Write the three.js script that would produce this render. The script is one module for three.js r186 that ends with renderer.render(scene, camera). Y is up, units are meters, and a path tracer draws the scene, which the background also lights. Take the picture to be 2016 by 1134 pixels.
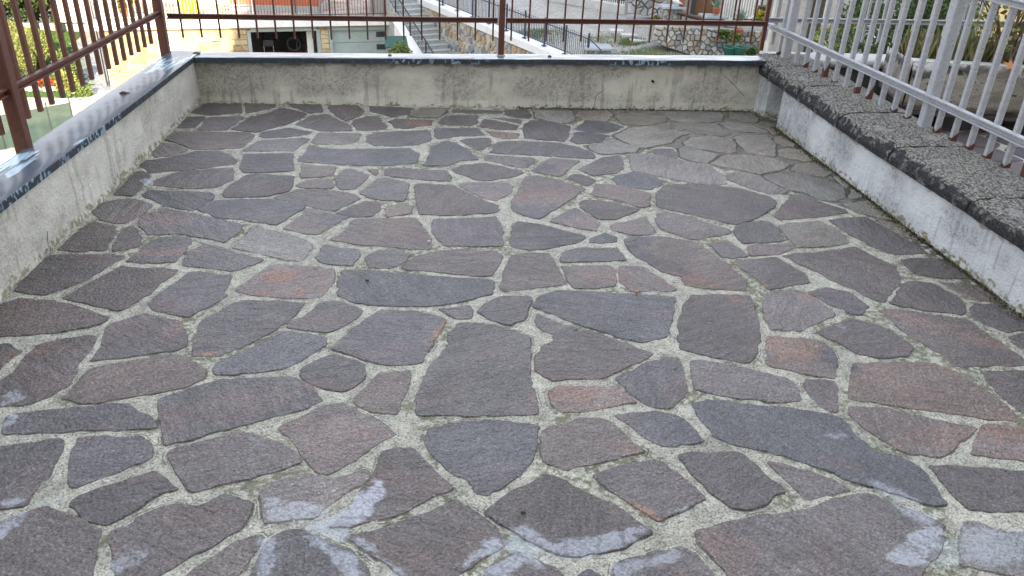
import * as THREE from 'three';
import { mergeGeometries } from 'three/addons/utils/BufferGeometryUtils.js';

// ---------------------------------------------------------------- camera, sky, sun, exposure
const scene = new THREE.Scene();
const camera = new THREE.PerspectiveCamera(40.494, 16 / 9, 0.05, 900);
{
  const pitch = 0.488879, yaw = 0.104513, roll = 0.043183;
  const f = new THREE.Vector3(Math.sin(yaw) * Math.cos(pitch), -Math.sin(pitch), -Math.cos(yaw) * Math.cos(pitch));
  const r0 = new THREE.Vector3(Math.cos(yaw), 0, Math.sin(yaw)), u0 = new THREE.Vector3().crossVectors(r0, f);
  const r = r0.clone().multiplyScalar(Math.cos(roll)).addScaledVector(u0, Math.sin(roll));
  const u = u0.clone().multiplyScalar(Math.cos(roll)).addScaledVector(r0, -Math.sin(roll));
  camera.quaternion.setFromRotationMatrix(new THREE.Matrix4().makeBasis(r, u, f.clone().negate()));
  camera.position.set(0, 1.6, 0);
}
const renderer = new THREE.WebGLRenderer({ antialias: true });
renderer.toneMapping = THREE.LinearToneMapping;
renderer.toneMappingExposure = 5.0;
renderer.shadowMap.enabled = true;
const SUN = new THREE.Vector3(0.12, 0.47, 1).normalize();
{
  const W = 256, H = 128, d = new Float32Array(W * H * 4);
  for (let j = 0; j < H; j++) for (let i = 0; i < W; i++) {
    const az = (i / W - 0.5) * 2 * Math.PI, el = ((j + 0.5) / H - 0.5) * Math.PI;
    const v = new THREE.Vector3(Math.cos(el) * Math.cos(az), Math.sin(el), Math.cos(el) * Math.sin(az));
    const t = Math.pow(Math.max(0, 1 - Math.max(0, v.y)), 2.2), g = Math.pow(Math.max(0, v.dot(SUN)), 6) * 0.5, k = 0.62;
    const below = v.y < 0 ? 0.45 : 1, o = (j * W + i) * 4;
    d[o] = k * below * (0.56 + 0.42 * t + g); d[o + 1] = k * below * (0.61 + 0.38 * t + g * 0.95); d[o + 2] = k * below * (0.73 + 0.27 * t + g * 0.85); d[o + 3] = 1;
  }
  const sky = new THREE.DataTexture(d, W, H, THREE.RGBAFormat, THREE.FloatType);
  sky.mapping = THREE.EquirectangularReflectionMapping; sky.magFilter = THREE.LinearFilter; sky.minFilter = THREE.LinearFilter; sky.wrapS = THREE.RepeatWrapping; sky.needsUpdate = true;
  scene.background = sky; scene.environment = sky;
}
const sun = new THREE.DirectionalLight(new THREE.Color(1, 0.85, 0.6), 3.1);
sun.position.copy(SUN).multiplyScalar(80); sun.target.position.set(-4, -4, -28);
sun.castShadow = true; sun.shadow.mapSize.set(4096, 4096);
Object.assign(sun.shadow.camera, { left: -45, right: 45, top: 45, bottom: -45, near: 1, far: 220 });
scene.add(sun, sun.target);

// ---------------------------------------------------------------- random, noise
let seed = 20241;
function rnd() { seed |= 0; seed = seed + 0x6D2B79F5 | 0; let t = Math.imul(seed ^ seed >>> 15, 1 | seed); t = t + Math.imul(t ^ t >>> 7, 61 | t) ^ t; return ((t ^ t >>> 14) >>> 0) / 4294967296; }
const rr = (a, b) => a + (b - a) * rnd(), pick = (a) => a[Math.floor(rnd() * a.length)];
const HT = new Float32Array(65536); for (let i = 0; i < 65536; i++) HT[i] = rnd();
const hash = (x, y) => HT[((Math.imul(x, 73856093) ^ Math.imul(y, 19349663)) >>> 0) & 65535];
function vn(x, y, per) {                                     // value noise, periodic when per is given
  const xi = Math.floor(x), yi = Math.floor(y); let fx = x - xi, fy = y - yi; fx = fx * fx * (3 - 2 * fx); fy = fy * fy * (3 - 2 * fy);
  const m = per ? (a) => ((a % per) + per) % per : (a) => a, x0 = m(xi), x1 = m(xi + 1), y0 = m(yi), y1 = m(yi + 1);
  const a = hash(x0, y0), b = hash(x1, y0), c = hash(x0, y1), d = hash(x1, y1);
  return a + (b - a) * fx + (c - a) * fy + (a - b - c + d) * fx * fy;
}
function fbm(x, y, o = 4, per) { let s = 0, a = 0.5, n = 0; for (let i = 0; i < o; i++) { s += a * vn(x, y, per); n += a; a *= 0.5; x = x * 2 + (per ? 0 : 17.3); y = y * 2 + (per ? 0 : 9.1); if (per) per *= 2; } return s / n; }
const sst = (a, b, x) => { const t = Math.min(1, Math.max(0, (x - a) / (b - a))); return t * t * (3 - 2 * t); };
const mix = (a, b, t) => a + (b - a) * t;
const toS = new Uint8Array(4097); for (let i = 0; i <= 4096; i++) { const v = i / 4096; toS[i] = Math.round(255 * (v <= 0.0031308 ? 12.92 * v : 1.055 * Math.pow(v, 1 / 2.4) - 0.055)); }
const enc = (v) => toS[Math.min(4096, Math.max(0, Math.round(v * 4096)))];

// ---------------------------------------------------------------- textures
function colourTex(W, H, fn, repeat = true) {                // fn(u, v) in 0..1 -> linear [r, g, b]
  const d = new Uint8Array(W * H * 4);
  for (let j = 0; j < H; j++) for (let i = 0; i < W; i++) { const c = fn((i + 0.5) / W, (j + 0.5) / H, i, j), o = (j * W + i) * 4; d[o] = enc(c[0]); d[o + 1] = enc(c[1]); d[o + 2] = enc(c[2]); d[o + 3] = 255; }
  return fin(new THREE.DataTexture(d, W, H), repeat, true);
}
function greyTex(W, H, fn, repeat = true) {
  const d = new Uint8Array(W * H * 4);
  for (let j = 0; j < H; j++) for (let i = 0; i < W; i++) { const g = Math.min(255, Math.max(0, Math.round(255 * fn((i + 0.5) / W, (j + 0.5) / H, i, j)))), o = (j * W + i) * 4; d[o] = d[o + 1] = d[o + 2] = g; d[o + 3] = 255; }
  return fin(new THREE.DataTexture(d, W, H), repeat, false);
}
function fin(t, repeat, srgb) {
  t.wrapS = t.wrapT = repeat ? THREE.RepeatWrapping : THREE.ClampToEdgeWrapping; t.magFilter = THREE.LinearFilter; t.minFilter = THREE.LinearMipmapLinearFilter; t.generateMipmaps = true;
  if (srgb) t.colorSpace = THREE.SRGBColorSpace; t.needsUpdate = true; return t;
}
const rep = (t, x, y) => { const c = t.clone(); c.repeat.set(x, y); c.needsUpdate = true; return c; };
const lin = (r, g, b) => new THREE.Color().setRGB(r, g, b);
const std = (c, rough = 0.85, more = {}) => new THREE.MeshStandardMaterial({ color: Array.isArray(c) ? lin(...c) : c, roughness: rough, ...more });

// ---------------------------------------------------------------- names, things, parts
const taken = new Map();
function numbered(n) { const k = taken.get(n) ?? 0; taken.set(n, k + 1); return k ? n + '_' + String(k).padStart(3, '0') : n; }
function tag(o, label, category, group) { o.userData.label = label; o.userData.category = category; if (group) o.userData.group = group; return o; }
function thing(name, label, category, pos = [0, 0, 0], turn = 0, group) {
  const o = new THREE.Group(); o.name = numbered(name); o.position.set(...pos); o.rotation.y = turn; scene.add(o); return tag(o, label, category, group);
}
function part(name, geo, m, parent, label) {
  const o = new THREE.Mesh(Array.isArray(geo) ? mergeAll(geo) : geo, m); o.name = name; o.castShadow = o.receiveShadow = true; parent.add(o); if (label) o.userData.label = label; return o;
}
function struct(name, geo, m) { const o = part(numbered(name), geo, m, scene); o.userData.kind = 'structure'; return o; }
function mergeAll(list) { return list.length === 1 ? list[0] : mergeGeometries(list.map((g) => { const n = g.index ? g.toNonIndexed() : g; for (const k of Object.keys(n.attributes)) if (!['position', 'normal', 'uv', 'color'].includes(k)) n.deleteAttribute(k); return n; })); }

// ---------------------------------------------------------------- shapes
const V = (x, y, z) => new THREE.Vector3(x, y, z);
function box(w, h, d, x = 0, y = 0, z = 0, ry = 0) { const g = new THREE.BoxGeometry(w, h, d); if (ry) g.rotateY(ry); g.translate(x, y, z); metreUv(g); return g; }
function cyl(r0, r1, h, x = 0, y = 0, z = 0, n = 14) { const g = new THREE.CylinderGeometry(r0, r1, h, n); g.translate(x, y, z); return g; }
function metreUv(g) {                                        // box-mapped uv in metres
  const p = g.attributes.position, n = g.attributes.normal, uv = new Float32Array(p.count * 2);
  for (let i = 0; i < p.count; i++) {
    const ax = Math.abs(n.getX(i)), ay = Math.abs(n.getY(i)), az = Math.abs(n.getZ(i));
    if (ay >= ax && ay >= az) { uv[2 * i] = p.getX(i); uv[2 * i + 1] = p.getZ(i); } else if (ax >= az) { uv[2 * i] = p.getZ(i); uv[2 * i + 1] = p.getY(i); } else { uv[2 * i] = p.getX(i); uv[2 * i + 1] = p.getY(i); }
  }
  g.setAttribute('uv', new THREE.BufferAttribute(uv, 2)); return g;
}
function bar(a, b, w, h = w, bev = 0) {                       // a square bar from a to b, its height axis kept as upright as it can be
  const A = V(...a), B = V(...b), d = B.clone().sub(A), L = d.length(); d.normalize();
  let side = V(0, 1, 0).cross(d); if (side.lengthSq() < 1e-4) side = V(1, 0, 0); side.normalize(); const up = d.clone().cross(side).normalize();
  const c = bev || Math.min(w, h) * 0.1, s = new THREE.Shape(); const x = w / 2, y = h / 2;
  s.moveTo(-x + c, -y); s.lineTo(x - c, -y); s.lineTo(x, -y + c); s.lineTo(x, y - c); s.lineTo(x - c, y); s.lineTo(-x + c, y); s.lineTo(-x, y - c); s.lineTo(-x, -y + c); s.closePath();
  const g = new THREE.ExtrudeGeometry(s, { depth: L, bevelEnabled: false, steps: 1 });
  g.applyMatrix4(new THREE.Matrix4().makeBasis(side, up, d).setPosition(A)); return g;
}
function tube(pts, r, n = 24, m = 8) { return new THREE.TubeGeometry(new THREE.CatmullRomCurve3(pts.map((p) => V(...p))), n, r, m); }
function hexa(c) {                                            // a solid with 8 corners: 4 below (counter-clockwise seen from above), 4 above
  const f = [[3, 2, 1, 0], [4, 5, 6, 7], [0, 1, 5, 4], [1, 2, 6, 5], [2, 3, 7, 6], [3, 0, 4, 7]], pos = [], uv = [];
  for (const [a, b, d, e] of f) for (const k of [a, b, d, a, d, e]) { pos.push(...c[k]); uv.push(0, 0); }
  const g = new THREE.BufferGeometry(); g.setAttribute('position', new THREE.Float32BufferAttribute(pos, 3)); g.setAttribute('uv', new THREE.Float32BufferAttribute(uv, 2)); g.computeVertexNormals(); return metreUv(g);
}
function grid(nu, nv, fn, uvfn) {                             // a surface of nu x nv cells; fn(s, t) -> point; front side to the right-hand rule of s, t
  const pos = [], uv = [], idx = [];
  for (let j = 0; j <= nv; j++) for (let i = 0; i <= nu; i++) { const s = i / nu, t = j / nv, p = fn(s, t); pos.push(...p); uv.push(...(uvfn ? uvfn(s, t, p) : [s, t])); }
  for (let j = 0; j < nv; j++) for (let i = 0; i < nu; i++) { const a = j * (nu + 1) + i, b = a + 1, c = a + nu + 1, d = c + 1; idx.push(a, b, d, a, d, c); }
  const g = new THREE.BufferGeometry(); g.setAttribute('position', new THREE.Float32BufferAttribute(pos, 3)); g.setAttribute('uv', new THREE.Float32BufferAttribute(uv, 2)); g.setIndex(idx); g.computeVertexNormals(); return g;
}
function refine(poly, seg, jit, round = 0.16) {               // rounds the corners of an outline and breaks up its edges
  const out = [], n = poly.length;
  for (let i = 0; i < n; i++) {
    const a = poly[i], b = poly[(i + 1) % n], L = Math.hypot(b[0] - a[0], b[1] - a[1]), r = Math.min(0.3, Math.max(0.03, round * 0.055 / L));
    out.push([mix(a[0], b[0], r), mix(a[1], b[1], r)]);
    const k = Math.min(6, Math.floor(L * (1 - 2 * r) / seg));
    for (let q = 1; q <= k; q++) { const t = mix(r, 1 - r, q / (k + 1)), j = rr(-jit, jit); out.push([mix(a[0], b[0], t) - (b[1] - a[1]) / L * j, mix(a[1], b[1], t) + (b[0] - a[0]) / L * j]); }
    out.push([mix(a[0], b[0], 1 - r), mix(a[1], b[1], 1 - r)]);
  }
  return out;
}
function area2(p) { let s = 0; for (let i = 0; i < p.length; i++) { const a = p[i], b = p[(i + 1) % p.length]; s += a[0] * b[1] - a[1] * b[0]; } return s; }
function piece(poly, h, bevel, low, opt = {}) {               // a flat stone: outline in (u, v), face at height h, bevelled edge going down to low
  if (area2(poly) < 0) poly = poly.slice().reverse();
  const n = poly.length, pos = [], uv = [], ins = [], tx = opt.tilt ? rr(-opt.tilt, opt.tilt) : 0, ty = opt.tilt ? rr(-opt.tilt, opt.tilt) : 0;
  let cx = 0, cy = 0; for (const p of poly) { cx += p[0] / n; cy += p[1] / n; }
  for (let i = 0; i < n; i++) {
    const a = poly[(i + n - 1) % n], b = poly[i], c = poly[(i + 1) % n];
    let nx = -(c[1] - a[1]), ny = c[0] - a[0]; const L = Math.hypot(nx, ny) || 1; nx /= L; ny /= L; const w = bevel * (opt.even ? 1 : rr(0.6, 1.5));
    ins.push([b[0] + nx * w, b[1] + ny * w]);
  }
  const top = (p) => [p[0], p[1], h + tx * (p[0] - cx) + ty * (p[1] - cy)], U = opt.uv ?? ((p) => [p[0], p[1]]);
  const push = (p, q) => { pos.push(...p); uv.push(...U(q)); };
  for (const [a, b, c] of THREE.ShapeUtils.triangulateShape(ins.map((p) => new THREE.Vector2(...p)), [])) for (const k of [a, b, c]) push(top(ins[k]), ins[k]);
  for (let i = 0; i < n; i++) { const j = (i + 1) % n, A = poly[i], B = poly[j]; const q = [[...A, low], [...B, low], top(ins[j]), top(ins[i])], qq = [A, B, ins[j], ins[i]]; for (const k of [0, 1, 2, 0, 2, 3]) push(q[k], qq[k]); }
  const g = new THREE.BufferGeometry(); g.setAttribute('position', new THREE.Float32BufferAttribute(pos, 3)); g.setAttribute('uv', new THREE.Float32BufferAttribute(uv, 2)); g.computeVertexNormals(); return g;
}
function cells(seeds, bound) {                                // Voronoi cells of the seeds inside a convex outline
  return seeds.map((s, i) => {
    let poly = bound;
    for (let j = 0; j < seeds.length && poly.length; j++) {
      if (j === i) continue; const t = seeds[j], mx = (s[0] + t[0]) / 2, my = (s[1] + t[1]) / 2, nx = t[0] - s[0], ny = t[1] - s[1]; if (nx * nx + ny * ny > 9 && seeds.length > 60 && Math.hypot(nx, ny) > 2.5) continue;
      const out = [];
      for (let k = 0; k < poly.length; k++) { const a = poly[k], b = poly[(k + 1) % poly.length], da = (a[0] - mx) * nx + (a[1] - my) * ny, db = (b[0] - mx) * nx + (b[1] - my) * ny; if (da <= 0) out.push(a); if ((da < 0 && db > 0) || (da > 0 && db < 0)) { const q = da / (da - db); out.push([mix(a[0], b[0], q), mix(a[1], b[1], q)]); } }
      poly = out;
    }
    return poly;
  }).filter((p) => p.length > 2);
}
function shrink(poly, d) {
  if (area2(poly) < 0) poly = poly.slice().reverse();
  let cx = 0, cy = 0; for (const p of poly) { cx += p[0] / poly.length; cy += p[1] / poly.length; }
  return poly.map((p) => { const L = Math.hypot(p[0] - cx, p[1] - cy), k = Math.max(0.3, 1 - d / L); return [cx + (p[0] - cx) * k, cy + (p[1] - cy) * k]; });
}
function frame3(o, u, v) { const U = V(...u).normalize(), W0 = V(...v), N = U.clone().cross(W0).normalize(), W = N.clone().cross(U); return new THREE.Matrix4().makeBasis(U, W, N).setPosition(V(...o)); }
// stones of a rubble or block wall, laid in the plane of matrix M (u along, v up, face outward), clipped to a convex outline
function rubble(parent, M, outline, size, aspect, gap, depth, mats, name = 'stone') {
  let x0 = 1e9, x1 = -1e9, y0 = 1e9, y1 = -1e9; for (const p of outline) { x0 = Math.min(x0, p[0]); x1 = Math.max(x1, p[0]); y0 = Math.min(y0, p[1]); y1 = Math.max(y1, p[1]); }
  const seeds = []; let row = 0;
  const inside = (x, y) => { let s = true; for (let i = 0; i < outline.length; i++) { const a = outline[i], b = outline[(i + 1) % outline.length]; if ((b[0] - a[0]) * (y - a[1]) - (b[1] - a[1]) * (x - a[0]) < 0) s = false; } return s; };
  for (let y = y0 + size * 0.4; y < y1; y += size * 0.9, row++) for (let x = x0 + (row % 2) * size * aspect * 0.5; x < x1 + size; x += size * aspect) { const p = [x + rr(-0.33, 0.33) * size * aspect, y + rr(-0.3, 0.3) * size]; if (inside(...p)) seeds.push(p); }
  for (const c of cells(seeds, outline)) {
    const p = shrink(c, gap * rr(0.6, 1.5)); if (Math.abs(area2(p)) < size * size * 0.12) continue;
    const g = piece(refine(p, size, 0.02 * size, 0.2), depth * rr(0.5, 1.3), size * 0.1, -0.02, { tilt: 0.08 }); g.applyMatrix4(M); part(name, g, pick(mats), parent);
  }
}

// ---------------------------------------------------------------- terrace floor: irregular porphyry slabs bedded in mortar
const floor = new THREE.Group(); floor.name = 'terrace_floor'; floor.userData.kind = 'structure'; scene.add(floor);
const slabs = [];                                             // outlines in metres: x to the right, d away from the house
function slab(tone, ...q) { const p = []; for (let i = 0; i < q.length; i += 2) p.push([q[i] / 100, q[i + 1] / 100]); slabs.push({ tone, poly: p }); }
slab('d', -176.2,567.2, -171.8,591.5, -147.4,593, -141.8,569, -159.9,561.5);
slab('p', -142.8,593.3, -122.1,594.5, -121.5,585.6, -128.5,576.5, -137.3,569.3);
slab('d', -112.3,594.4, -89.8,594.6, -86.1,584.1, -85.3,573.8, -94.5,571.6, -104.9,583);
slab('d', -81.4,591.5, -61.3,592.7, -55.8,578.8, -56.4,568.5, -65.6,551.7, -72,561.1, -81.3,582.6);
slab('d', -51.7,591.4, -19.5,587.2, -23.3,570.3, -33.2,564.7, -49.1,575.7);
slab('d', -175.7,529.8, -175.8,555.8, -164.7,558, -162.6,551.7, -164,543.8, -163,530.3);
slab('p', -160.3,526.1, -160.4,555, -139.2,559.3, -137.8,554.5, -142.7,526.8);
slab('d', -138.9,528.5, -133.3,556.4, -121.8,570.1, -116.2,584.2, -108.9,579.3, -95,568.2, -98.6,553.3, -104.6,542, -121.3,521.9);
slab('p', -98.4,540.8, -92.2,561.7, -80.8,567.3, -61.9,540.9, -59.9,528.9, -74.1,526.3, -83,529.4);
slab('d', -60.2,545.7, -59.6,553.6, -52.3,563.7, -44.1,562.5, -35.9,539, -38.1,532, -47.9,529.4, -54.5,530.6);
slab('d', -34.9,552.6, -30.5,557.3, -5.6,557.2, -4.9,544.5, -23.4,535, -29.6,536.3);
slab('p', -175.2,504.5, -174.1,516.9, -168.6,520.5, -127.1,522.3, -122.6,516.2, -121.9,506.5, -124.2,489.2, -145.1,485.5, -153,486.2, -165.6,498.2);
slab('b', -117.7,512.2, -118,522.1, -102.3,533, -85.3,524, -88.9,517.6, -108.4,510.6);
slab('l', -121.7,483, -115.9,502.7, -88.7,510.5, -85.1,507.9, -91.5,483.9);
slab('l', -82.1,501.2, -81.5,517.9, -78.7,522.3, -52.9,521.9, -54.4,506.3, -59.4,498, -75.6,498.2);
slab('b', -48.2,516.3, -42.4,525.2, -8.4,532, -5.7,522.4, -5.4,508.2, -15.1,498.8, -24.1,496.6, -40.5,496, -46.7,502.5);
slab('p', -176.3,480.7, -175.3,495.9, -166.9,494.4, -156.1,483.9, -160.6,474.3, -169.7,469.3);
slab('d', -174.2,455.1, -173.3,463.3, -163.5,467.1, -155.1,474.5, -149.4,481.3, -137.2,481.7, -128.8,475.3, -122.7,464.7, -121.9,457.8, -147.6,447.1, -162.5,442.4, -165.7,443.4);
slab('b', -116.8,451.1, -119.2,476.3, -91.1,478.9, -85.5,447.4, -102.2,443.8, -113.1,444.2);
slab('b', -85.8,464.6, -82.2,493.3, -74.7,490.9, -62.3,487.4, -41.6,488.9, -27.1,490.4, -19,490.9, -12.3,480.1, -14.2,462.9, -27.2,457.5, -50,457.3, -80.9,462.3);
slab('d', -156.7,421.9, -158.3,431, -152.4,441.6, -146.6,446, -121,452.1, -116.5,431.8, -120,424.6, -124.8,418.5, -139.9,416.9);
slab('d', -116.8,409, -116.2,419.7, -110.4,438.2, -106.6,440.4, -83.3,436.6, -82.9,427.3, -82.9,414.3, -93.1,406.5, -106,404.1, -114.4,404.7);
slab('l', -80.3,441, -82,457, -61.8,454.7, -62.4,440.3, -67.8,437, -79.1,435);
slab('d', -79.8,423.3, -74.1,430.5, -68,432.7, -63.2,431.8, -59.2,421.6, -62,418.6, -76,419.3);
slab('b', -60,435, -56.6,448.1, -52.4,450.9, -41.1,440.7, -41.6,436.4, -46.4,417.8, -54.7,416.7, -57.7,424.7);
slab('r', -42.6,450.2, -35.5,450.8, -37,439.7);
slab('d', -31.4,451.4, -25.4,452.2, 2.8,449, 6.8,438.9, 5.6,431, -11.3,433.8, -30.8,439.9);
slab('d', -43.1,411, -36.2,433.3, -31.3,436, -17.3,426.4, -18.2,408.5, -19.3,400, -31.3,401.7, -38.5,405.3);
slab('b', -158,405.8, -157.1,414.7, -144.7,412.4, -123.9,410.8, -120.8,404.3, -121.9,398.8, -126,387.3, -127.7,386.4, -134.8,388.9, -142.8,392.3, -151.2,401.2);
slab('b', -123.8,387.3, -119.3,398.8, -105.3,401.2, -88.6,400.6, -72.3,393.9, -71.1,390.4, -81.5,367.7, -96.9,373.3, -111.3,376.5);
slab('d', -88.9,403.8, -77.7,416.7, -63.7,415.6, -50.8,411.9, -43.5,404.3, -46.2,399.7, -54.2,387, -56.7,386.1, -68.8,393.1);
slab('p', -76.9,363, -68.5,386.1, -65.3,386.9, -54.8,381, -46.7,377.7, -59.3,356.1, -67.5,357.6);
slab('d', -53.4,382.7, -46.2,392.4, -39.4,400.1, -31,396.2, -31.2,389, -33.9,379.5, -42.8,377.7);
slab('r', -27.7,391.7, -22.8,394.4, -14.2,393.3, -15.3,382.5, -26.9,377.8);
slab('s', -21.8,568.7, -17.4,580.9, -9,586.7, 4.4,585.7, 4.3,576.9, -0.9,564.7, -12.4,564.1);
slab('d', 10.6,582.5, 14,586.2, 46.7,584.5, 45.7,576.7, 29.9,575.8, 10.9,577.2);
slab('d', 51.2,586.5, 67.5,588.5, 68.7,571.7, 66.1,564.7, 58.6,566, 50.3,574.1);
slab('s', 72.6,585.9, 101.6,585.7, 100,563.1, 94,554.5, 83.1,557.3, 72,566.7);
slab('d', -0.4,551.6, 4.7,568.4, 28.7,570.3, 27.5,554.6, 23.9,545.8, 4.1,545.5);
slab('d', 29.3,543.5, 32.8,559.8, 37.5,559.3, 56.8,546.4, 54.4,535.4, 46.7,534.4, 30.9,540.5);
slab('p', 39.7,565.1, 58.3,562.7, 60.8,559.5, 58.5,549.6, 48.5,557.2);
slab('b', 59.6,532.5, 61.6,548.2, 67.3,558.8, 76.7,558.6, 93.7,546.5, 89.1,521.8, 84.8,510.1, 58.4,516.2);
slab('b', -3,518.1, -3.1,535.9, 27.3,538.8, 31.7,521, 14.2,518.2, -0.5,512);
slab('r', 32.7,532, 55.4,526.3, 53,514.6, 44.3,514.3, 38.1,519.2);
slab('b', -9.8,458.4, -5.7,480.3, -5.8,493.2, 5.5,508.6, 11.3,503.2, 18.4,488.8, 24.9,470, 12.9,467.3, 4.9,457.6);
slab('p', 14,508.9, 19.2,513.3, 33.2,516.1, 35.1,512.5, 33.9,500, 25.8,488.5, 21.9,494.2);
slab('b', 32.6,484, 39.4,505.6, 46.5,509.2, 63.6,507.9, 79.8,505.7, 90.1,499.2, 98.6,488.7, 100.6,481, 98.6,474.6, 86.4,475.5, 70.3,478.8, 45.9,481.4);
slab('b', 97.4,540.3, 109.1,560.2, 120.7,560.7, 133,546.6, 126.3,536.9, 116.8,530.4, 99.4,535.8);
slab('b', 89,511.7, 96,531, 104.3,532, 119.3,524.5, 109,508.2, 92.6,504.2);
slab('s', 99.6,499.5, 110.8,508.2, 118.7,517.1, 132.8,496.5, 129.2,488.4, 107.8,483.8, 101.8,487.5);
slab('s', 122.1,523.1, 138,543.7, 152.3,548.5, 169.2,540.3, 177.9,531.4, 168.7,525, 159.1,510, 138.4,498.1, 133.1,497.9);
slab('p', 28.5,476.3, 31.9,479.4, 60,474.7, 60.2,468.6, 54,455.3, 47.8,456.3, 36.6,465.5, 28.9,468.9);
slab('d', 8.7,451.9, 14.3,459, 28.5,462.9, 36.1,458.3, 50.8,447.2, 46.4,441.5, 28.4,432.5, 22.5,433.4, 16,440.9, 10.1,445.2);
slab('r', 55.7,449.6, 69,471.3, 71.4,473.8, 88.7,469.3, 74.5,444.3, 70.9,440.9);
slab('d', 85.8,453.7, 104.7,476, 115.5,480.2, 117,471.4, 113.9,456.7, 107.2,447.3, 93.7,442.5);
slab('d', 77,437.7, 81.5,444.5, 86.8,443.5, 92.9,433.7, 86,425.1, 82,428.2);
slab('b', 104.2,438.3, 109.7,444, 120.7,451.1, 125.8,445.4, 132.8,435.6, 129.7,426.2, 122.1,420.5, 112.7,422.4, 105,425.4);
slab('r', 86.9,408.9, 91.7,427.3, 97.9,427.8, 104.3,425.4, 113.3,418.3, 120,413.3, 115.5,394.9, 110.2,392.1, 99.7,403.2);
slab('p', 11.1,424.8, 16.4,429.1, 39.4,430.1, 41.8,423.3, 40.7,414.2, 30.8,400.5, 25.4,404.3, 16.6,415.8);
slab('d', -13.6,424.4, -8.6,426.5, 8.9,422.7, 25.1,399.5, 31.1,395, 31.3,387.8, 29,384.2, 9.4,380.6, -9.9,381.3, -11.1,392.7);
slab('p', 39.9,400.6, 49.6,435, 52.6,441.6, 58.7,441.8, 69.4,435.4, 84.4,419.9, 75.7,406.8, 52.6,375.7, 47.4,377.4, 38.8,386.9);
slab('d', 76.7,397.3, 80.7,402.1, 89.3,402.2, 109.1,390.2, 106.6,385.7, 92.5,375.1, 83.8,375.9, 76.8,391.8);
slab('r', 57.5,372.4, 64.1,381, 73.9,390.8, 83.2,372.5, 79.9,360.2, 72.1,362.6);
slab('s', 102.6,573.4, 106.3,584.1, 129.3,590.8, 131.9,578.4, 123.2,559.2, 109.7,563.5);
slab('s', 133.1,575, 148.5,586.4, 161.5,578.2, 173.7,575.3, 167.6,559.7, 154.1,551.8, 135.4,553.2);
slab('s', 173.8,577.1, 170.8,588.7, 219.8,592.1, 219.3,581.2, 213,565.2, 203.9,561.4, 180.5,562, 175,566.8);
slab('s', 228,591.8, 243.7,592.3, 244.6,573.7, 239.1,563.1, 230.6,564.4, 223.1,574.3);
slab('s', 172.3,556.6, 190,560.7, 205.7,554.8, 208.9,532.7, 200.7,527.7, 185.6,533.2, 178.3,543.9);
slab('s', 208.8,558.3, 217.9,562.1, 233.4,552.8, 239.3,540.2, 237,535.4, 221.2,537.8, 213.3,545.4);
slab('s', 236.1,556.2, 244.9,565.1, 250,560.2, 250.1,550.3, 241.5,543.4);
slab('s', 242,543.5, 247.1,550.1, 247.6,534.2, 240.1,532.4);
slab('s', 154.1,549.2, 171.2,559.8, 176.5,540.6, 165,540.1);
slab('s', 208.6,523.5, 215,528.3, 235.1,529.1, 233.2,509.8, 222.2,482, 213.5,484.4, 207.1,490.8, 207.3,511.7);
slab('s', 168.3,510.3, 177.7,522.3, 192.5,525.3, 205.7,520.4, 204.4,508.8, 198.1,490.6, 192.8,487.7, 176.3,496.6, 167.6,503.2);
slab('s', 238,523.2, 245.8,527.4, 246.6,504.6, 237,505.6, 236.2,512.8);
slab('s', 229.8,495.7, 238.4,500.1, 247.6,496.2, 248.2,475, 239.7,473.5, 230.4,478.4, 226.8,484.8);
slab('b', 138.4,488.7, 144.4,495.6, 155.9,496, 158.1,486.7, 153.9,476.2, 145,481);
slab('s', 160.8,496.1, 167.2,501.8, 184.8,484.8, 170.9,467.9, 163.6,471.4, 157.7,477.6);
slab('s', 173.5,466.7, 187.5,482.3, 202.2,484.6, 216.4,480.5, 226,465.6, 217.3,456.8, 198.6,447, 191.2,453.9, 178.6,460.7);
slab('s', 230.8,467, 245.6,471.1, 248.7,451.6, 239,443.3, 227,450, 223.6,455.8);
slab('l', 120.1,456.9, 124.3,479.1, 133,484, 145,481, 158.9,470, 171,463, 173.2,444.2, 172,430.8, 161.8,428.5, 151.8,431.6, 137.1,441.2, 120.7,452.2);
slab('l', 175.4,437.5, 178,446.6, 187.9,451.4, 195.7,443.5, 199,429.2, 205.5,419.7, 200.3,414.5, 191,414.3, 181.5,426.7);
slab('s', 199.8,443.6, 216.6,450.9, 224.8,448.7, 236.9,438.7, 243.2,427.8, 235.8,408.9, 227.5,402.8, 219.2,404.7, 215.9,414.7, 206.7,420.8, 201.5,433.6);
slab('d', 121,397.8, 125.9,415.4, 133.4,426.9, 151.1,429.4, 167,425.4, 176.1,422.4, 190.1,408.3, 191.3,402.4, 187.8,394.7, 171.3,378.1, 156,368.6, 145.2,376.2, 133,385, 120.7,392.2);
slab('d', 181.3,380, 187.8,389.1, 204.9,412.5, 212.2,411.6, 218.2,400.7, 227.2,389.4, 226.2,385.7, 207.7,379.2, 182.8,374.7);
slab('s', 229.8,397.9, 248.1,404, 248.7,385.9, 246.5,375, 238.4,382.1, 232.6,391.3);
slab('s', 238.1,408.9, 245.8,421.4, 249.8,415.2, 246.7,409, 241,406.9);
slab('s', 244.9,443.4, 250.4,448.1, 250.2,432.3, 243.6,423.5);
slab('p', 114.1,371.2, 117.7,382.5, 122.1,386.1, 132.2,379.1, 141.9,369.7, 150.5,362.2, 148.2,357.3, 135.2,352.6, 131,349.5, 124.4,351.8, 115.2,362.1);
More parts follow.
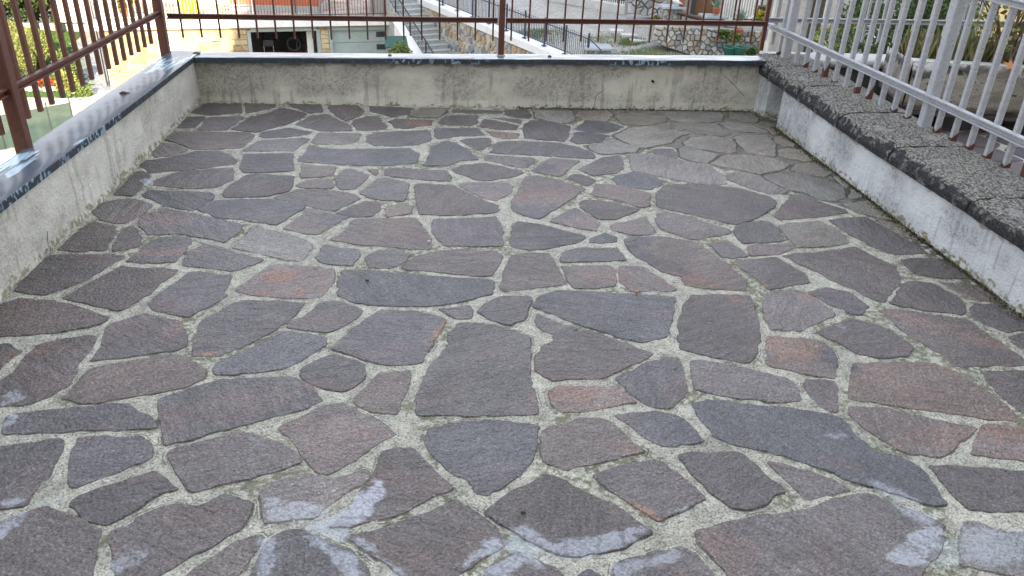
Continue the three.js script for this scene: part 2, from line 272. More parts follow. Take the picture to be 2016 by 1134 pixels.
slab('p', -174.6,382.9, -174.6,394.9, -168.8,400, -159.9,400.4, -149.3,393.4, -149.8,384.8, -150.1,379.8, -154.2,370.1, -159.5,369.7, -167,374);
slab('b', -148.7,371.7, -148.2,379.8, -141.2,387.4, -127.8,382.4, -123.3,380, -111.9,374.3, -97.9,367.1, -98,359.3, -101.8,346.7, -112.4,351.8, -125.6,357, -138.2,355.5, -143.3,362.3);
slab('d', -173.7,338.5, -173.4,349, -171.6,368.4, -169.5,370.8, -157.4,364.6, -154.9,354.8, -152.5,338.5, -162.1,337.1);
slab('d', -149.2,337.8, -152,353.3, -152.8,360.8, -149.1,365.7, -145.4,360.8, -138.7,345.4, -139.6,341.9, -145,337.8);
slab('d', -139.2,327.1, -135.5,346.8, -132.9,351.8, -119.5,351.8, -117.3,348.2, -117.5,336.3, -118.5,325.7, -133.1,325.1);
slab('b', -114.9,327, -114.9,334.9, -110.6,344.9, -100.8,340.4, -92.5,333.7, -80.2,328.1, -83.4,322.9, -91.7,316.4, -104.4,320.5, -113.4,322.4);
slab('d', -174.7,299.9, -175.5,310.2, -174.8,330.6, -173,332.8, -157.8,333.1, -142.9,332.4, -142.6,329.1, -151.3,307.6, -160.3,295.8, -167.5,296.5);
slab('d', -153,292.5, -139.7,322, -131.8,319.4, -123.1,319.4, -114.5,317.4, -117.2,308.4, -120.1,295.8, -126.8,282.1, -134.8,284.8, -142.1,288.6);
slab('b', -117.4,287.2, -115.5,295.8, -109.1,315.5, -105.4,315.7, -90.6,311.7, -89.8,304.5, -90.8,296.5, -88,294.3, -91.6,287.8, -98.6,276.6, -106,278.7, -114.6,282.9);
slab('d', -173.5,278.9, -174.5,287, -168.6,292.2, -155.8,289.9, -142.1,283.4, -130.6,277.1, -129.6,273.7, -134.1,269.9, -146.3,265.5, -163.6,263.6, -170.1,263.3);
slab('d', -173.3,406.9, -173.2,420.3, -174.2,441.9, -171.2,445, -164.7,439.9, -162.2,431.8, -162.9,421.9, -162.1,413.7, -162.3,405.7);
slab('p', -52.5,349.6, -46.4,361, -43,374.6, -27.2,375.6, -11.6,376, -4.2,351.8, -3.8,338.7, -13.1,338.7, -37.4,343.8);
slab('l', -96.4,340.4, -91.4,364.3, -80.2,360.1, -71.4,354.8, -61.5,345.2, -59.9,340.2, -62.3,326.6, -68,326.7, -77.9,331.4, -83.7,334.8, -93.8,339);
slab('b', -57.2,330.6, -54.2,343.8, -47.2,340.2, -37.6,338.1, -37.1,329.1, -39.5,321.3, -49.3,322.6, -53.5,324.6);
slab('d', -34.3,330.5, -28,337.3, -22.1,337.6, -13.6,333.1, -16.8,325, -21.7,319.2, -32.1,320.5);
slab('d', -16.6,318.5, -10,331.7, 0.1,336.5, 7.4,337.9, 13.4,337.5, 25.5,336, 29.4,330.8, 25.5,318.2, 22.2,310.8, 15.9,310.9, 4.6,313.9, -12.5,316.5);
slab('r', -86.1,298.7, -81.1,310.4, -76.1,321.5, -68.5,322.8, -61.6,321.4, -47.2,318.7, -46.2,307.6, -48.3,296, -49.3,291.5, -61.7,291.1, -68,291.8, -81.2,295.3);
slab('b', -42.2,293.6, -43.2,302.8, -42.5,317.4, -31.8,316.7, -16.9,312.8, 4.5,308.9, 12.4,308.2, 23.3,305.6, 22,293.3, 11.7,288.4, -1.1,284.2, -11.6,283.8, -28.3,285.2, -36.4,288);
slab('b', -80.3,288.7, -67,288.5, -56,286.1, -59.9,273.8, -64.4,266.1, -70.2,258.8, -76.2,252.2, -79.7,248.1, -89.3,248.4, -91.9,260.4, -92.5,273.7, -87.7,279.6, -82.5,287.8);
slab('d', -59.4,267.4, -58.3,272.8, -54.2,275.2, -50.7,282.9, -47.8,288.2, -43.3,289, -31.6,281, -32.2,276.3, -39.3,266.5, -43.3,263.8, -50.2,264.9);
slab('b', -40.4,251.3, -34.6,262.8, -29.6,273.2, -24.8,279.7, -10.4,279.4, 2.4,272.6, -0.9,262.1, -4.5,250.1, -7.2,241.2, -14.1,240, -21.5,240.9, -28.2,244.4, -35.1,248.7);
slab('b', -0.1,281, 12.1,283.4, 13,279.7, 12.2,273.5, 6.6,273.1, 3,277.2);
slab('b', 15.9,278.6, 19.4,284.9, 26.8,290.9, 38.2,290.8, 38.5,288, 33.7,272, 27.7,268.1, 20.2,272.3);
slab('b', -2.6,375.1, 13.1,375.2, 29.2,378.7, 31.2,364.7, 30.3,342.7, 15.8,342.2, 2.4,342.8, -3.1,359);
slab('d', 34.4,346.6, 37.6,366, 40.7,371.7, 51,368.5, 73.1,353.4, 67.3,345.8, 52.7,339.9, 43.8,337.8, 34.9,341.4);
slab('b', 74.2,346.5, 75.3,351, 83.7,358.1, 88.5,352.6, 87.1,347.2, 79.4,345.7);
slab('p', 88.8,367, 109.8,378.9, 109.6,361.3, 108.4,356.5, 97,355.7, 89,361.3);
slab('b', 57.3,328.6, 59.5,335.6, 67.7,339.9, 86.5,339.8, 87.7,326.4, 78.6,325.1, 57.3,324.5);
slab('d', 26.4,300.8, 29.9,316.8, 33.3,330.1, 37.2,333.1, 51.9,333.5, 53.4,321.9, 55.3,302.2, 47.8,301.1, 39.6,298.8, 27.7,296.1);
slab('r', 57.2,319.2, 78.2,319.7, 80.5,315.1, 76.8,300.8, 67.8,298.5, 58.8,299.2, 57.4,309);
slab('r', 83.3,319.7, 94.4,319.6, 99.1,309.2, 104.6,296.8, 98.9,295.1, 83.6,295.3, 80.5,305);
slab('p', 91.8,349.5, 96.3,352.6, 110.1,352.6, 125.2,348, 128.9,342.7, 135.4,321.3, 138.1,304.3, 134.8,295.2, 124.8,296.6, 116.5,297.9, 108.6,301, 109.9,309.7, 102.6,313.6, 99.2,321.5, 93.7,329.8, 91.9,341.3);
slab('b', 39.5,282, 42.7,290.8, 51.5,296.2, 64.7,294.6, 78,292.6, 101.3,289.5, 95.6,274.2, 88.9,257.5, 77.4,253.9, 69.2,258.3, 61.6,264.7, 52.2,270.9);
slab('p', 38.4,269.9, 40.4,276, 46.9,269.7, 55,264.6, 52,261.7, 44.6,259.9, 40.4,262.9);
slab('d', 151.4,351.8, 153.4,361.4, 157.8,368, 171.9,374.1, 175.8,371.5, 176.7,363.1, 174,348.7, 163.4,346.4, 152.2,345.6);
slab('g', 179.8,367.3, 188.2,370.7, 203.4,373, 205.6,369.9, 207.9,356.6, 207,345.5, 194.8,341.7, 178.2,340.3, 178.3,351.8);
slab('d', 210.5,374.3, 225.2,377.9, 233.7,378.8, 237.4,364.9, 240,350.2, 242.9,337.1, 242.1,333.4, 225.9,332, 222.1,333.5, 216.9,345.5, 212.8,358.2);
slab('s', 238.3,373.5, 248.1,370.1, 246.9,350.2, 243.7,351.8, 239.2,361.6);
slab('d', 134.3,344.1, 140.8,347.9, 144.8,347.2, 147.3,338.2, 148.9,330.9, 140.6,328.1, 136,329.6);
slab('r', 153,340.4, 155.7,343.3, 175,343.8, 175,339.6, 164.8,333, 151.1,330.9);
slab('d', 138.7,322.6, 144.9,326, 162.7,329.4, 165.8,319.7, 169.9,310.4, 168.2,302.8, 157.6,299.8, 146.7,296.3, 144.6,308.1);
slab('d', 166.9,330.1, 172.2,332.2, 187.8,333.6, 201.1,338, 208.5,340.2, 210.8,333.5, 213.7,326.3, 217.7,319.3, 214.2,309.9, 208.4,299.8, 193.6,284.4, 187.8,290.3, 185.4,297.6, 179.9,305.1, 175.3,316.9);
slab('p', 140.9,288.7, 143.5,291, 155.8,295.5, 160,294.3, 164,287.2, 166.4,274.8, 164.4,271.7, 154.9,266.6, 146.3,260.7, 133.9,261.9, 135.6,273.3);
slab('d', 162.7,293.7, 174.6,297.7, 183,292.8, 184.3,282.3, 185.2,280, 177.9,273, 174.8,273.6, 169.5,280.3);
slab('d', 224.1,324.9, 230.5,327.4, 248.3,326.2, 248.5,309.7, 248.3,306.4, 236,305.9, 223.2,309.9);
slab('d', 196.3,283.3, 210.6,298.6, 216.1,302.9, 226.1,300.9, 230.8,287.4, 229.1,280.5, 222.5,272.3, 211.9,275.7, 200.3,279.8);
slab('p', 231.4,301.5, 236.4,301.4, 246.6,298.8, 248.3,292, 247.1,281.9, 237.7,285, 234.6,291.5);
slab('d', 230.6,277.6, 234.7,280.4, 247.1,280.2, 247.4,271.3, 247.4,263.8, 245.8,260.7, 233.6,257.9, 229.8,263.1, 227.8,270.5);
slab('p', 187.6,276.7, 195.3,277.1, 201.8,275.4, 222.1,268, 223.7,258.1, 225.3,247.3, 227,237.9, 228.4,233.5, 223.3,233.6, 195.2,233.5, 195.9,243.3, 190.8,253.8);
slab('d', 152.7,259.6, 161.9,264.4, 171.2,270, 177.1,266.2, 183.8,259.9, 186.6,247.2, 180.4,241, 168.2,240.4, 161.4,243.3, 158.1,251.7, 154.7,254.7);
slab('d', 230.9,253.9, 244.7,257.6, 230.5,237.9, 231.5,245.2);
slab('p', -152.3,230.8, -149.3,232.9, -147.6,242.9, -148.5,247.8, -147.8,256.3, -142.8,259.3, -132.2,263.5, -128.2,262.1, -127.7,257.6, -128.4,243.2, -127,240, -126.2,231.1, -128.2,227.8, -131.4,222.9, -135.5,220.2, -142.8,219.1, -146.6,218.8);
slab('d', -163.6,258, -157.5,258.1, -150.3,252.1, -153.1,244.7, -152.9,240.7, -155.4,240.8);
slab('b', -127.8,269.3, -122.8,275, -117,279.7, -111,277.2, -101.3,273.4, -98.4,268, -93.6,255.1, -97,251.6, -114.3,247.3, -124.6,245.3, -124.3,255.4);
slab('p', -125.1,223, -123.3,229.9, -123,236.7, -122.3,240.6, -111.5,244.4, -97.8,248.6, -93.6,248.1, -87.3,242.9, -83.2,238, -82.4,233.2, -87.6,228, -93,226.4, -104.5,223.4, -111.6,220.5, -117.6,220.3);
slab('b', -134.1,204.4, -136.4,208.9, -137.8,214.2, -135.3,215.4, -118.4,217.2, -105.1,219.2, -101.8,217.7, -99.2,214.9, -94.2,212.7, -90.2,206.3, -102.2,205.1, -109.6,206.4, -121.3,205.2);
slab('d', -84.3,198, -88.1,208.5, -92,217.4, -92.9,221.6, -81.1,229, -75.8,231.9, -64.2,232.3, -53.1,233.1, -45.4,228.7, -40.1,218.9, -48.6,213.2, -65.9,206.4, -77.7,200.5);
slab('b', -108.2,185.5, -111.5,195.8, -112.2,202.2, -107.5,202.9, -93.4,201.8, -88.2,196.7, -87.3,191.9, -88.6,190.3, -98.2,183.4, -104.4,179.4, -106.7,181.6);
slab('b', -133.4,198.7, -126.4,199.7, -116.5,201.7, -114.9,198.3, -114.3,191.9, -113.8,184.6, -114.7,180.9, -114.5,173.3, -120.9,172.1, -123.7,172.2, -136.2,198.5);
slab('p', -82.5,194.4, -77.5,196.9, -63.8,202.3, -60.2,201.8, -54.2,199, -49,196.1, -43.5,190.8, -42.5,187.9, -50.2,183.6, -59.9,181, -69.2,176.6, -71.4,177, -74.9,181.9, -79.2,188.2);
slab('d', -102.3,172.7, -101.5,175.4, -97.7,178.1, -84.8,185.2, -80.7,182.2, -75.7,177.2, -80.6,175.8, -83.3,173.4, -85.8,169.5, -88.7,166.3, -90.2,165, -96,167.1);
slab('p', -88.2,161.2, -87.5,163, -82.8,164.6, -82.7,167, -76.6,170.6, -72.8,171.9, -68.6,170.2, -65.2,172.1, -62.5,175.3, -53.3,171.6, -52.9,166.6, -54.1,161, -64.9,152.5, -71.2,146, -73.4,144.3, -81.2,144.7, -84.4,153.1, -87.6,158.9);
slab('d', -120.4,165.4, -118.5,166.7, -108.6,172, -103.8,169.4, -91.4,162.7, -91,158.2, -89.8,154.2, -87.7,146.9, -87.7,145, -111.3,146.2);
slab('p', -66.3,144, -61.9,148.6, -55,156, -48.3,158.2, -48.5,153.9, -52.3,145.1, -52.5,143.3);
slab('p', -50.9,204.6, -48.1,207.1, -39.2,215.7, -32.7,217.2, -29,213.7, -19.3,205.3, -15.1,200.4, -20.3,196.1, -24.6,191.4, -28.8,186.9, -33.6,182.8, -36.7,184, -39.9,188.9, -43.7,195.5);
slab('p', -29.1,219.6, -23,231.5, -21.9,234.6, -10.7,236.3, -11.3,228, -13.2,220.5, -14.5,211, -18.8,212.2, -25.7,214.5);
slab('d', -49.1,234.6, -48.5,239.4, -40.3,246.7, -38,246.7, -28.2,240.5, -27,233.2, -28.3,230.1, -33.4,224.5, -37,225.4, -44.3,229);
slab('b', -80.3,239.9, -79.3,243.8, -75.3,248, -69.1,253.1, -63.6,258.7, -60.4,264.1, -51.8,262.1, -43.9,259.7, -43.2,254.2, -51.8,243, -55.6,239.2, -65.8,236.9, -78.1,235.7);
slab('l', -51.3,177.2, -45,180.7, -41.6,181.9, -38.7,182.6, -33.5,179.4, -23.1,183.7, -21.4,180.8, -21.6,179.1, -26.8,175.1, -31.9,169.6, -34.5,165.3, -41.6,164.2, -46.4,163.9, -47.6,163, -49.4,168.9);
slab('d', -18.7,191.6, -14.1,193.3, -9,193.4, -5,186.9, -1.9,182.2, 3.4,175.4, 2.6,173.8, -6.9,168.5, -12.1,164.8, -22.1,162.1, -23.3,160.9, -30.9,161, -28.1,164, -24.1,169.8, -21.2,178, -19,183.5);
slab('d', 2.1,168.1, 4,169.4, 7.4,165.6, 12.1,160.3, 17.6,153.7, 12.2,149.3, 6.7,145.1, 0.5,142, -2.5,140, -7,142.2, -16.1,149.7, -25.5,156.8, -21.7,158.3, -15.1,159.7, -7.1,162.7);
slab('d', -46.5,155.6, -41,160.3, -36.9,159.9, -32.3,156.3, -24.5,152.3, -22.6,149.6, -19.5,146.9, -18.5,143.4, -18.7,140.7, -48,142.2, -48.3,144.9, -46.8,148.7);
slab('d', -7.8,210, -8.5,219.6, -5.6,231.1, -2.9,240.7, 3.4,252.7, 2.7,260.9, 7,268.9, 13.9,269.2, 21,267.9, 34.9,258.7, 31.9,231.6, 32.4,219.2, 32.7,209.7, 19.8,209, 8.9,209.1);
slab('d', 35,235.5, 35.8,242.2, 39.6,251.8, 44.4,254.5, 44.5,259.2, 59.2,262.2, 69.7,253.4, 80.4,245.4, 77.1,242, 64.9,234.6, 57.8,229.9, 46.2,229.9, 40.9,228.4, 37.2,232.1);
slab('r', 38,222.3, 41.8,225.3, 62.8,224.6, 67.4,214.7, 59,212.7, 50.3,210.9, 40.6,209.8, 38.8,213.1);
slab('b', 64,229.3, 75.6,237.7, 85,242.2, 89.8,241.6, 89.1,234, 86.2,220.4, 81.6,215.3, 78.4,211.7, 71.9,212.7, 67.1,221);
slab('b', 58.4,207.5, 72.8,209.1, 79.2,206.7, 82.4,201.1, 84.3,193.2, 79.5,192.4, 71.6,191.1, 67.4,194.4);
slab('p', 32,190.4, 32.8,197.1, 34.4,200.7, 40.3,202.6, 45.9,205.9, 54.4,205.1, 59.4,196.7, 63.5,189, 59.7,188.1, 47.3,184.5, 38.6,181.6, 32.6,185.1);
slab('b', -3.2,202.8, 8.7,205.3, 18.4,205.3, 32.1,202.4, 30.1,197, 28.8,189.8, 27.1,185.6, 23.2,180.2, 17.4,174.7, 13.2,171.9, 9.7,173.6, 9,178.4, 4.2,181, -1.1,188.6, -4.7,195.5);
slab('d', 12.4,164.1, 14.3,166.1, 19.8,172, 31.6,179.4, 35.3,177.9, 39.5,172.8, 44.6,169.4, 51.1,164.4, 56.5,157.2, 58.1,154.8, 48.7,149.5, 42.9,148.4, 36.2,147.4, 32.5,147.8, 28.6,149.8, 26.1,151.7, 18.7,158);
slab('d', 45.8,178.3, 53.5,181.7, 65,184.5, 68.4,183.4, 73.1,175.8, 77.2,167.4, 60.9,159, 59.3,161, 52.2,169.6, 48.5,174);
slab('d', 11.2,142.5, 15.1,147.4, 20.4,149.7, 24.3,147.3, 29.9,143.6, 31.5,140.9, 31.8,138.2, 9.7,139.3);
slab('b', 43.6,137.7, 45.1,141.7, 46.4,145, 55.1,146.7, 64.7,149.3, 67.2,147.2, 70.1,141.6, 70.5,136.3);
slab('b', 33.9,138.2, 35.5,141.3, 38.4,142.9, 40.7,140.6, 40.5,137.8);
slab('d', 74.7,185.6, 77.5,187.6, 93.5,187, 95.3,186, 97.6,179.9, 102.2,169, 97.5,168.1, 95.5,165, 88.4,162.5, 83.9,163.7, 79.8,170, 76.7,177.9);
slab('p', 102.5,182.1, 105.9,181.4, 115.8,175.7, 122.1,169.3, 116.3,167.9, 107.8,165.6, 106.5,169.9, 104.8,174.4);
slab('p', 70.8,155.3, 82,158.1, 91.5,159.6, 101.9,160.6, 111.6,163.9, 121.6,166.4, 126.2,167.5, 130.3,164.5, 137.4,159.4, 143.1,154.1, 136.9,145.1, 127.7,138.4, 122.8,133.6, 75.1,136.1, 74.7,140.7, 72.3,146.4, 70.3,152.3);
slab('b', 87.5,213.6, 96.1,215.1, 107.5,211.8, 121,209, 135.4,203.4, 136.6,198.6, 135.6,194.4, 138.5,185.8, 145.8,183.3, 149.3,177.2, 149.1,168.7, 148.7,161.8, 143.7,161.4, 138.5,164.8, 128.1,171.1, 123.5,173.4, 119.2,178.8, 111.9,182.9, 104.1,187.4, 94.9,190.5, 89.6,195, 87,206.2);
slab('d', 109.3,291.2, 122.9,291.5, 135.6,289.9, 134.2,282.2, 130.9,268.1, 127.4,257.4, 121.4,244.8, 116.4,238.2, 109.8,239.8, 101.2,243.9, 92.3,249.1, 98,269.6, 103.5,282.7);
slab('r', 122.3,236.8, 130.5,256.6, 140,255.2, 150.4,253, 152.3,246.3, 151.1,239.1, 144.5,226.5, 136.3,229.3, 127.1,233.6);
slab('p', 94,239.9, 98.8,240.2, 115.3,233.2, 125.9,227.7, 127.6,224.4, 126.9,216.4, 126.1,213.7, 118,212.8, 98.4,217.3, 90.2,221.8, 91.9,230);
slab('b', 131.8,223, 133.5,225.5, 139.5,226, 143.5,224.6, 142.8,220.8, 136.9,207.8, 134.7,207.3, 131.5,210.8, 131.1,217.4);
slab('r', 144.1,214.1, 154.9,232.2, 157.5,236.4, 166.7,236.6, 188.2,235.6, 193.7,229.4, 197.4,219.4, 199.4,209.3, 199.2,203.4, 196.7,199.2, 181.5,203.6, 172.9,206.4, 154.8,211.1);
slab('r', 142.4,209.6, 153.5,208.5, 173.2,199.3, 180.5,196.3, 177,193.7, 159.6,182.8, 150.2,184.4, 144.6,191.6, 141.8,198.3, 139.9,205.4);
slab('r', 170.5,183.6, 179.3,192.3, 183.2,196.9, 185.6,197.8, 197.2,195.7, 201.6,194.8, 190.6,179.7, 177.9,181.4);
slab('d', 205.7,229, 221,229.5, 225.5,229.3, 204.6,200.3, 203,204.7, 202.5,213.7, 202.4,222.5);
slab('d', 153.5,178.2, 160.3,178.3, 174.4,176.2, 182.6,175, 186,174.6, 174.8,158.9, 160.7,158.2, 154.6,159.8, 153.6,164.6, 153.2,170.7);
slab('l', 148.6,153.5, 153.7,154.8, 158.8,150.1, 168.4,150.1, 156.8,133.9, 144.5,137.1, 138.9,139.1, 143,145.6);
const FX = -2.15, FD = 1.15, FW = 4.9, FH = 4.9, FN = 2048, FP = FW / FN;
const TONE = { d: [0.12, 0.105, 0.1], b: [0.12, 0.112, 0.115], p: [0.165, 0.142, 0.132], r: [0.195, 0.156, 0.138], l: [0.21, 0.19, 0.174], s: [0.245, 0.226, 0.192], g: [0.17, 0.158, 0.132] };  // slab tones set by eye, with some sky sheen put into them
// veins and patches in the rock: [x, d, half length, half width, turn, colour, amount]
const RUST = [0.27, 0.14, 0.095], PINK = [0.22, 0.15, 0.13], DARK = [0.085, 0.083, 0.1];
const VEINS = [
  [-0.694, 3.118, 0.07, 0.06, 0, RUST, 0.95], [-0.754, 2.946, 0.06, 0.03, 0, RUST, 0.7], [-0.586, 2.966, 0.04, 0.03, 0, RUST, 0.75], [-0.487, 2.988, 0.03, 0.03, 0, RUST, 0.5],
  [1.114, 3.115, 0.26, 0.055, -0.95, RUST, 0.75], [1.034, 3.221, 0.28, 0.06, -0.95, DARK, 0.8], [0.983, 3.478, 0.07, 0.1, -0.9, DARK, 0.8],
  [2.087, 2.599, 0.3, 0.07, -0.75, PINK, 0.85], [1.503, 2.404, 0.1, 0.06, 1.2, DARK, 1], [1.529, 2.351, 0.08, 0.06, 1.2, DARK, 1],
  [-0.533, 3.773, 0.1, 0.1, 0.4, DARK, 0.9], [0.556, 4.093, 0.28, 0.1, 0.1, PINK, 0.8], [0.54, 3.835, 0.3, 0.1, 0, DARK, 0.75], [0.626, 4.563, 0.09, 0.12, 0.6, DARK, 0.9],
  [-1.287, 3.353, 0.22, 0.04, 0.1, PINK, 0.8], [-1.467, 2.515, 0.12, 0.05, 0.5, PINK, 0.8], [1.359, 3.471, 0.06, 0.025, 0, RUST, 0.9], [1.443, 3.011, 0.05, 0.02, -1, RUST, 1], [1.399, 3.207, 0.05, 0.015, -1, RUST, 0.9],
  [0.003, 2.643, 0.1, 0.02, 1.1, RUST, 0.8], [-0.129, 5.506, 0.1, 0.1, 0.2, RUST, 0.7], [0.438, 2.206, 0.12, 0.05, 0, RUST, 0.5], [0.572, 1.638, 0.08, 0.014, -0.75, RUST, 0.7],
  [2.34, 3.884, 0.2, 0.1, 0, [0.16, 0.15, 0.12], 0.6], [1.36, 2.499, 0.14, 0.08, 0, RUST, 0.55], [1.363, 2.408, 0.12, 0.05, 0.2, RUST, 0.5], [-0.856, 2.493, 0.05, 0.012, 0, RUST, 0.7],
  [-1.433, 3.754, 0.2, 0.1, 0.1, PINK, 0.5], [0.766, 3.093, 0.14, 0.08, 0, RUST, 0.35], [1.081, 3.04, 0.1, 0.08, 0, RUST, 0.4], [1.607, 2.249, 0.25, 0.03, -0.6, PINK, 0.6],
  [1.651, 1.925, 0.15, 0.06, 0.1, RUST, 0.35], [1.914, 1.942, 0.14, 0.08, 0, RUST, 0.4], [-0.668, 2.169, 0.2, 0.1, 0.2, PINK, 0.3], [-0.349, 1.999, 0.14, 0.1, 0.2, PINK, 0.4], [0.6, 1.913, 0.1, 0.06, 0, PINK, 0.6],
  [0.758, 1.482, 0.12, 0.1, 0, PINK, 0.45], [0.161, 3.509, 0.12, 0.06, 0, DARK, 0.4], [-1.018, 2.684, 0.05, 0.08, 0, PINK, 0.6], [1.612, 2.889, 0.08, 0.03, 0, RUST, 0.5], [-0.382, 2.277, 0.1, 0.02, 0, RUST, 0.3],
];
// pale lime deposits with ragged outlines
const LIME = [
  [0.95, [[-0.317, 1.612], [-0.243, 1.711], [-0.198, 1.783], [-0.166, 1.792], [-0.161, 1.734], [-0.191, 1.678], [-0.226, 1.612]]], [0.6, [[-0.496, 1.736], [-0.443, 1.72], [-0.385, 1.707], [-0.327, 1.694], [-0.322, 1.654], [-0.429, 1.636], [-0.477, 1.633]]], [0.7, [[-0.404, 1.605], [-0.353, 1.58], [-0.253, 1.522], [-0.182, 1.426], [-0.23, 1.428], [-0.305, 1.516], [-0.365, 1.568]]],
  [0.6, [[-0.483, 1.563], [-0.424, 1.606], [-0.433, 1.539], [-0.447, 1.439], [-0.472, 1.441]]], [0.7, [[-0.247, 1.57], [-0.212, 1.577], [-0.145, 1.491], [-0.07, 1.42], [-0.105, 1.422], [-0.172, 1.501]]], [0.75, [[0.161, 1.56], [0.183, 1.537], [0.122, 1.488], [0.074, 1.451], [0.034, 1.428], [0.068, 1.48], [0.124, 1.531]]],
  [0.65, [[0.184, 1.583], [0.255, 1.59], [0.284, 1.532], [0.361, 1.534], [0.446, 1.539], [0.485, 1.554], [0.539, 1.574], [0.583, 1.565], [0.486, 1.495], [0.393, 1.478], [0.331, 1.476], [0.259, 1.503]]], [0.7, [[0.113, 1.441], [0.176, 1.487], [0.243, 1.479], [0.3, 1.402], [0.238, 1.434], [0.2, 1.453], [0.157, 1.409], [0.105, 1.411]]],
  [0.5, [[0.46, 1.447], [0.556, 1.465], [0.65, 1.491], [0.629, 1.453], [0.532, 1.42], [0.472, 1.393], [0.446, 1.394]]], [0.8, [[0.615, 1.608], [0.689, 1.639], [0.777, 1.67], [0.699, 1.624]]], [0.75, [[1.369, 1.544], [1.431, 1.539], [1.371, 1.453], [1.272, 1.383], [1.223, 1.403], [1.193, 1.413], [1.248, 1.462]]],
  [0.6, [[1.306, 1.647], [1.379, 1.602], [1.437, 1.545], [1.386, 1.533], [1.338, 1.585]]], [0.55, [[1.485, 1.537], [1.544, 1.54], [1.589, 1.503], [1.663, 1.505], [1.578, 1.385], [1.396, 1.394]]], [0.5, [[1.284, 1.729], [1.343, 1.711], [1.37, 1.672], [1.44, 1.62], [1.392, 1.624], [1.331, 1.659]]],
  [0.7, [[-1.197, 1.666], [-1.159, 1.696], [-1.12, 1.704], [-1.158, 1.583]]], [0.85, [[-1.234, 1.744], [-1.158, 1.763], [-1.148, 1.734], [-1.223, 1.72]]], [0.5, [[-0.841, 1.516], [-0.815, 1.544], [-0.766, 1.559], [-0.787, 1.505], [-0.816, 1.458]]], [0.75, [[-1.389, 2.152], [-1.36, 2.162], [-1.332, 2.08], [-1.352, 2.061]]], [0.55, [[-1.462, 2.246], [-1.41, 2.29], [-1.366, 2.234], [-1.412, 2.188]]],
  [0.8, [[-1.663, 4.296], [-1.613, 4.338], [-1.579, 4.21], [-1.624, 4.24]]], [0.55, [[-0.391, 1.606], [-0.308, 1.658], [-0.258, 1.646], [-0.237, 1.57], [-0.311, 1.566]]], [0.6, [[0.159, 1.533], [0.225, 1.576], [0.265, 1.497], [0.201, 1.469]]], [0.35, [[1.39, 1.489], [1.475, 1.504], [1.4, 1.397], [1.301, 1.376]]], [0.3, [[-1.139, 1.74], [-1.069, 1.767], [-1.033, 1.745], [-1.116, 1.719]]],
  [0.35, [[-0.623, 2.034], [-0.587, 2.013], [-0.545, 1.957], [-0.595, 1.978]]], [0.4, [[1.639, 2.649], [1.678, 2.648], [1.649, 2.6], [1.631, 2.609]]], [0.4, [[1.264, 1.966], [1.345, 1.957], [1.307, 1.907], [1.256, 1.929]]],
];
const owner = new Int16Array(FN * FN).fill(-1), edge = new Float32Array(FN * FN).fill(9), near = new Int16Array(FN * FN).fill(-1);
for (const s of slabs) { if (area2(s.poly) < 0) s.poly.reverse(); s.fine = refine(shrink(s.poly, rr(-0.013, -0.004)), 0.034, 0.0055); s.k = rr(0.86, 1.16); s.h = rr(-0.012, 0.012); s.ph = rr(0, 90); s.turn = rnd() < 0.4 ? rr(-0.5, 0.5) : rr(-1.5, 1.5); s.rough = rr(0.34, 0.54); }
function inPoly(p, x, y) { let r = false; for (let i = 0, j = p.length - 1; i < p.length; j = i++) { const a = p[i], b = p[j]; if ((a[1] > y) !== (b[1] > y) && x < (b[0] - a[0]) * (y - a[1]) / (b[1] - a[1]) + a[0]) r = !r; } return r; }
function edgeDist(p, x, y) { let m = 9; for (let i = 0, j = p.length - 1; i < p.length; j = i++) { const a = p[j], b = p[i], dx = b[0] - a[0], dy = b[1] - a[1], t = Math.min(1, Math.max(0, ((x - a[0]) * dx + (y - a[1]) * dy) / (dx * dx + dy * dy + 1e-12))); m = Math.min(m, Math.hypot(a[0] + t * dx - x, a[1] + t * dy - y)); } return m; }
slabs.forEach((s, k) => {
  const xs = s.fine.map((p) => p[0]), ds = s.fine.map((p) => p[1]), M = 0.035;
  const i0 = Math.max(0, Math.floor((Math.min(...xs) - M - FX) / FP)), i1 = Math.min(FN - 1, Math.ceil((Math.max(...xs) + M - FX) / FP)), j0 = Math.max(0, Math.floor((Math.min(...ds) - M - FD) / FP)), j1 = Math.min(FN - 1, Math.ceil((Math.max(...ds) + M - FD) / FP));
  for (let j = j0; j <= j1; j++) for (let i = i0; i <= i1; i++) {
    const x = FX + (i + 0.5) * FP, d = FD + (j + 0.5) * FP, o = j * FN + i;
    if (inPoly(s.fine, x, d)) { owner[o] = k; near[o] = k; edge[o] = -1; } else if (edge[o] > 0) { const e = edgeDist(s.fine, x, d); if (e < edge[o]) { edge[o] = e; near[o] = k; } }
  }
});
const lime = new Float32Array(FN * FN);
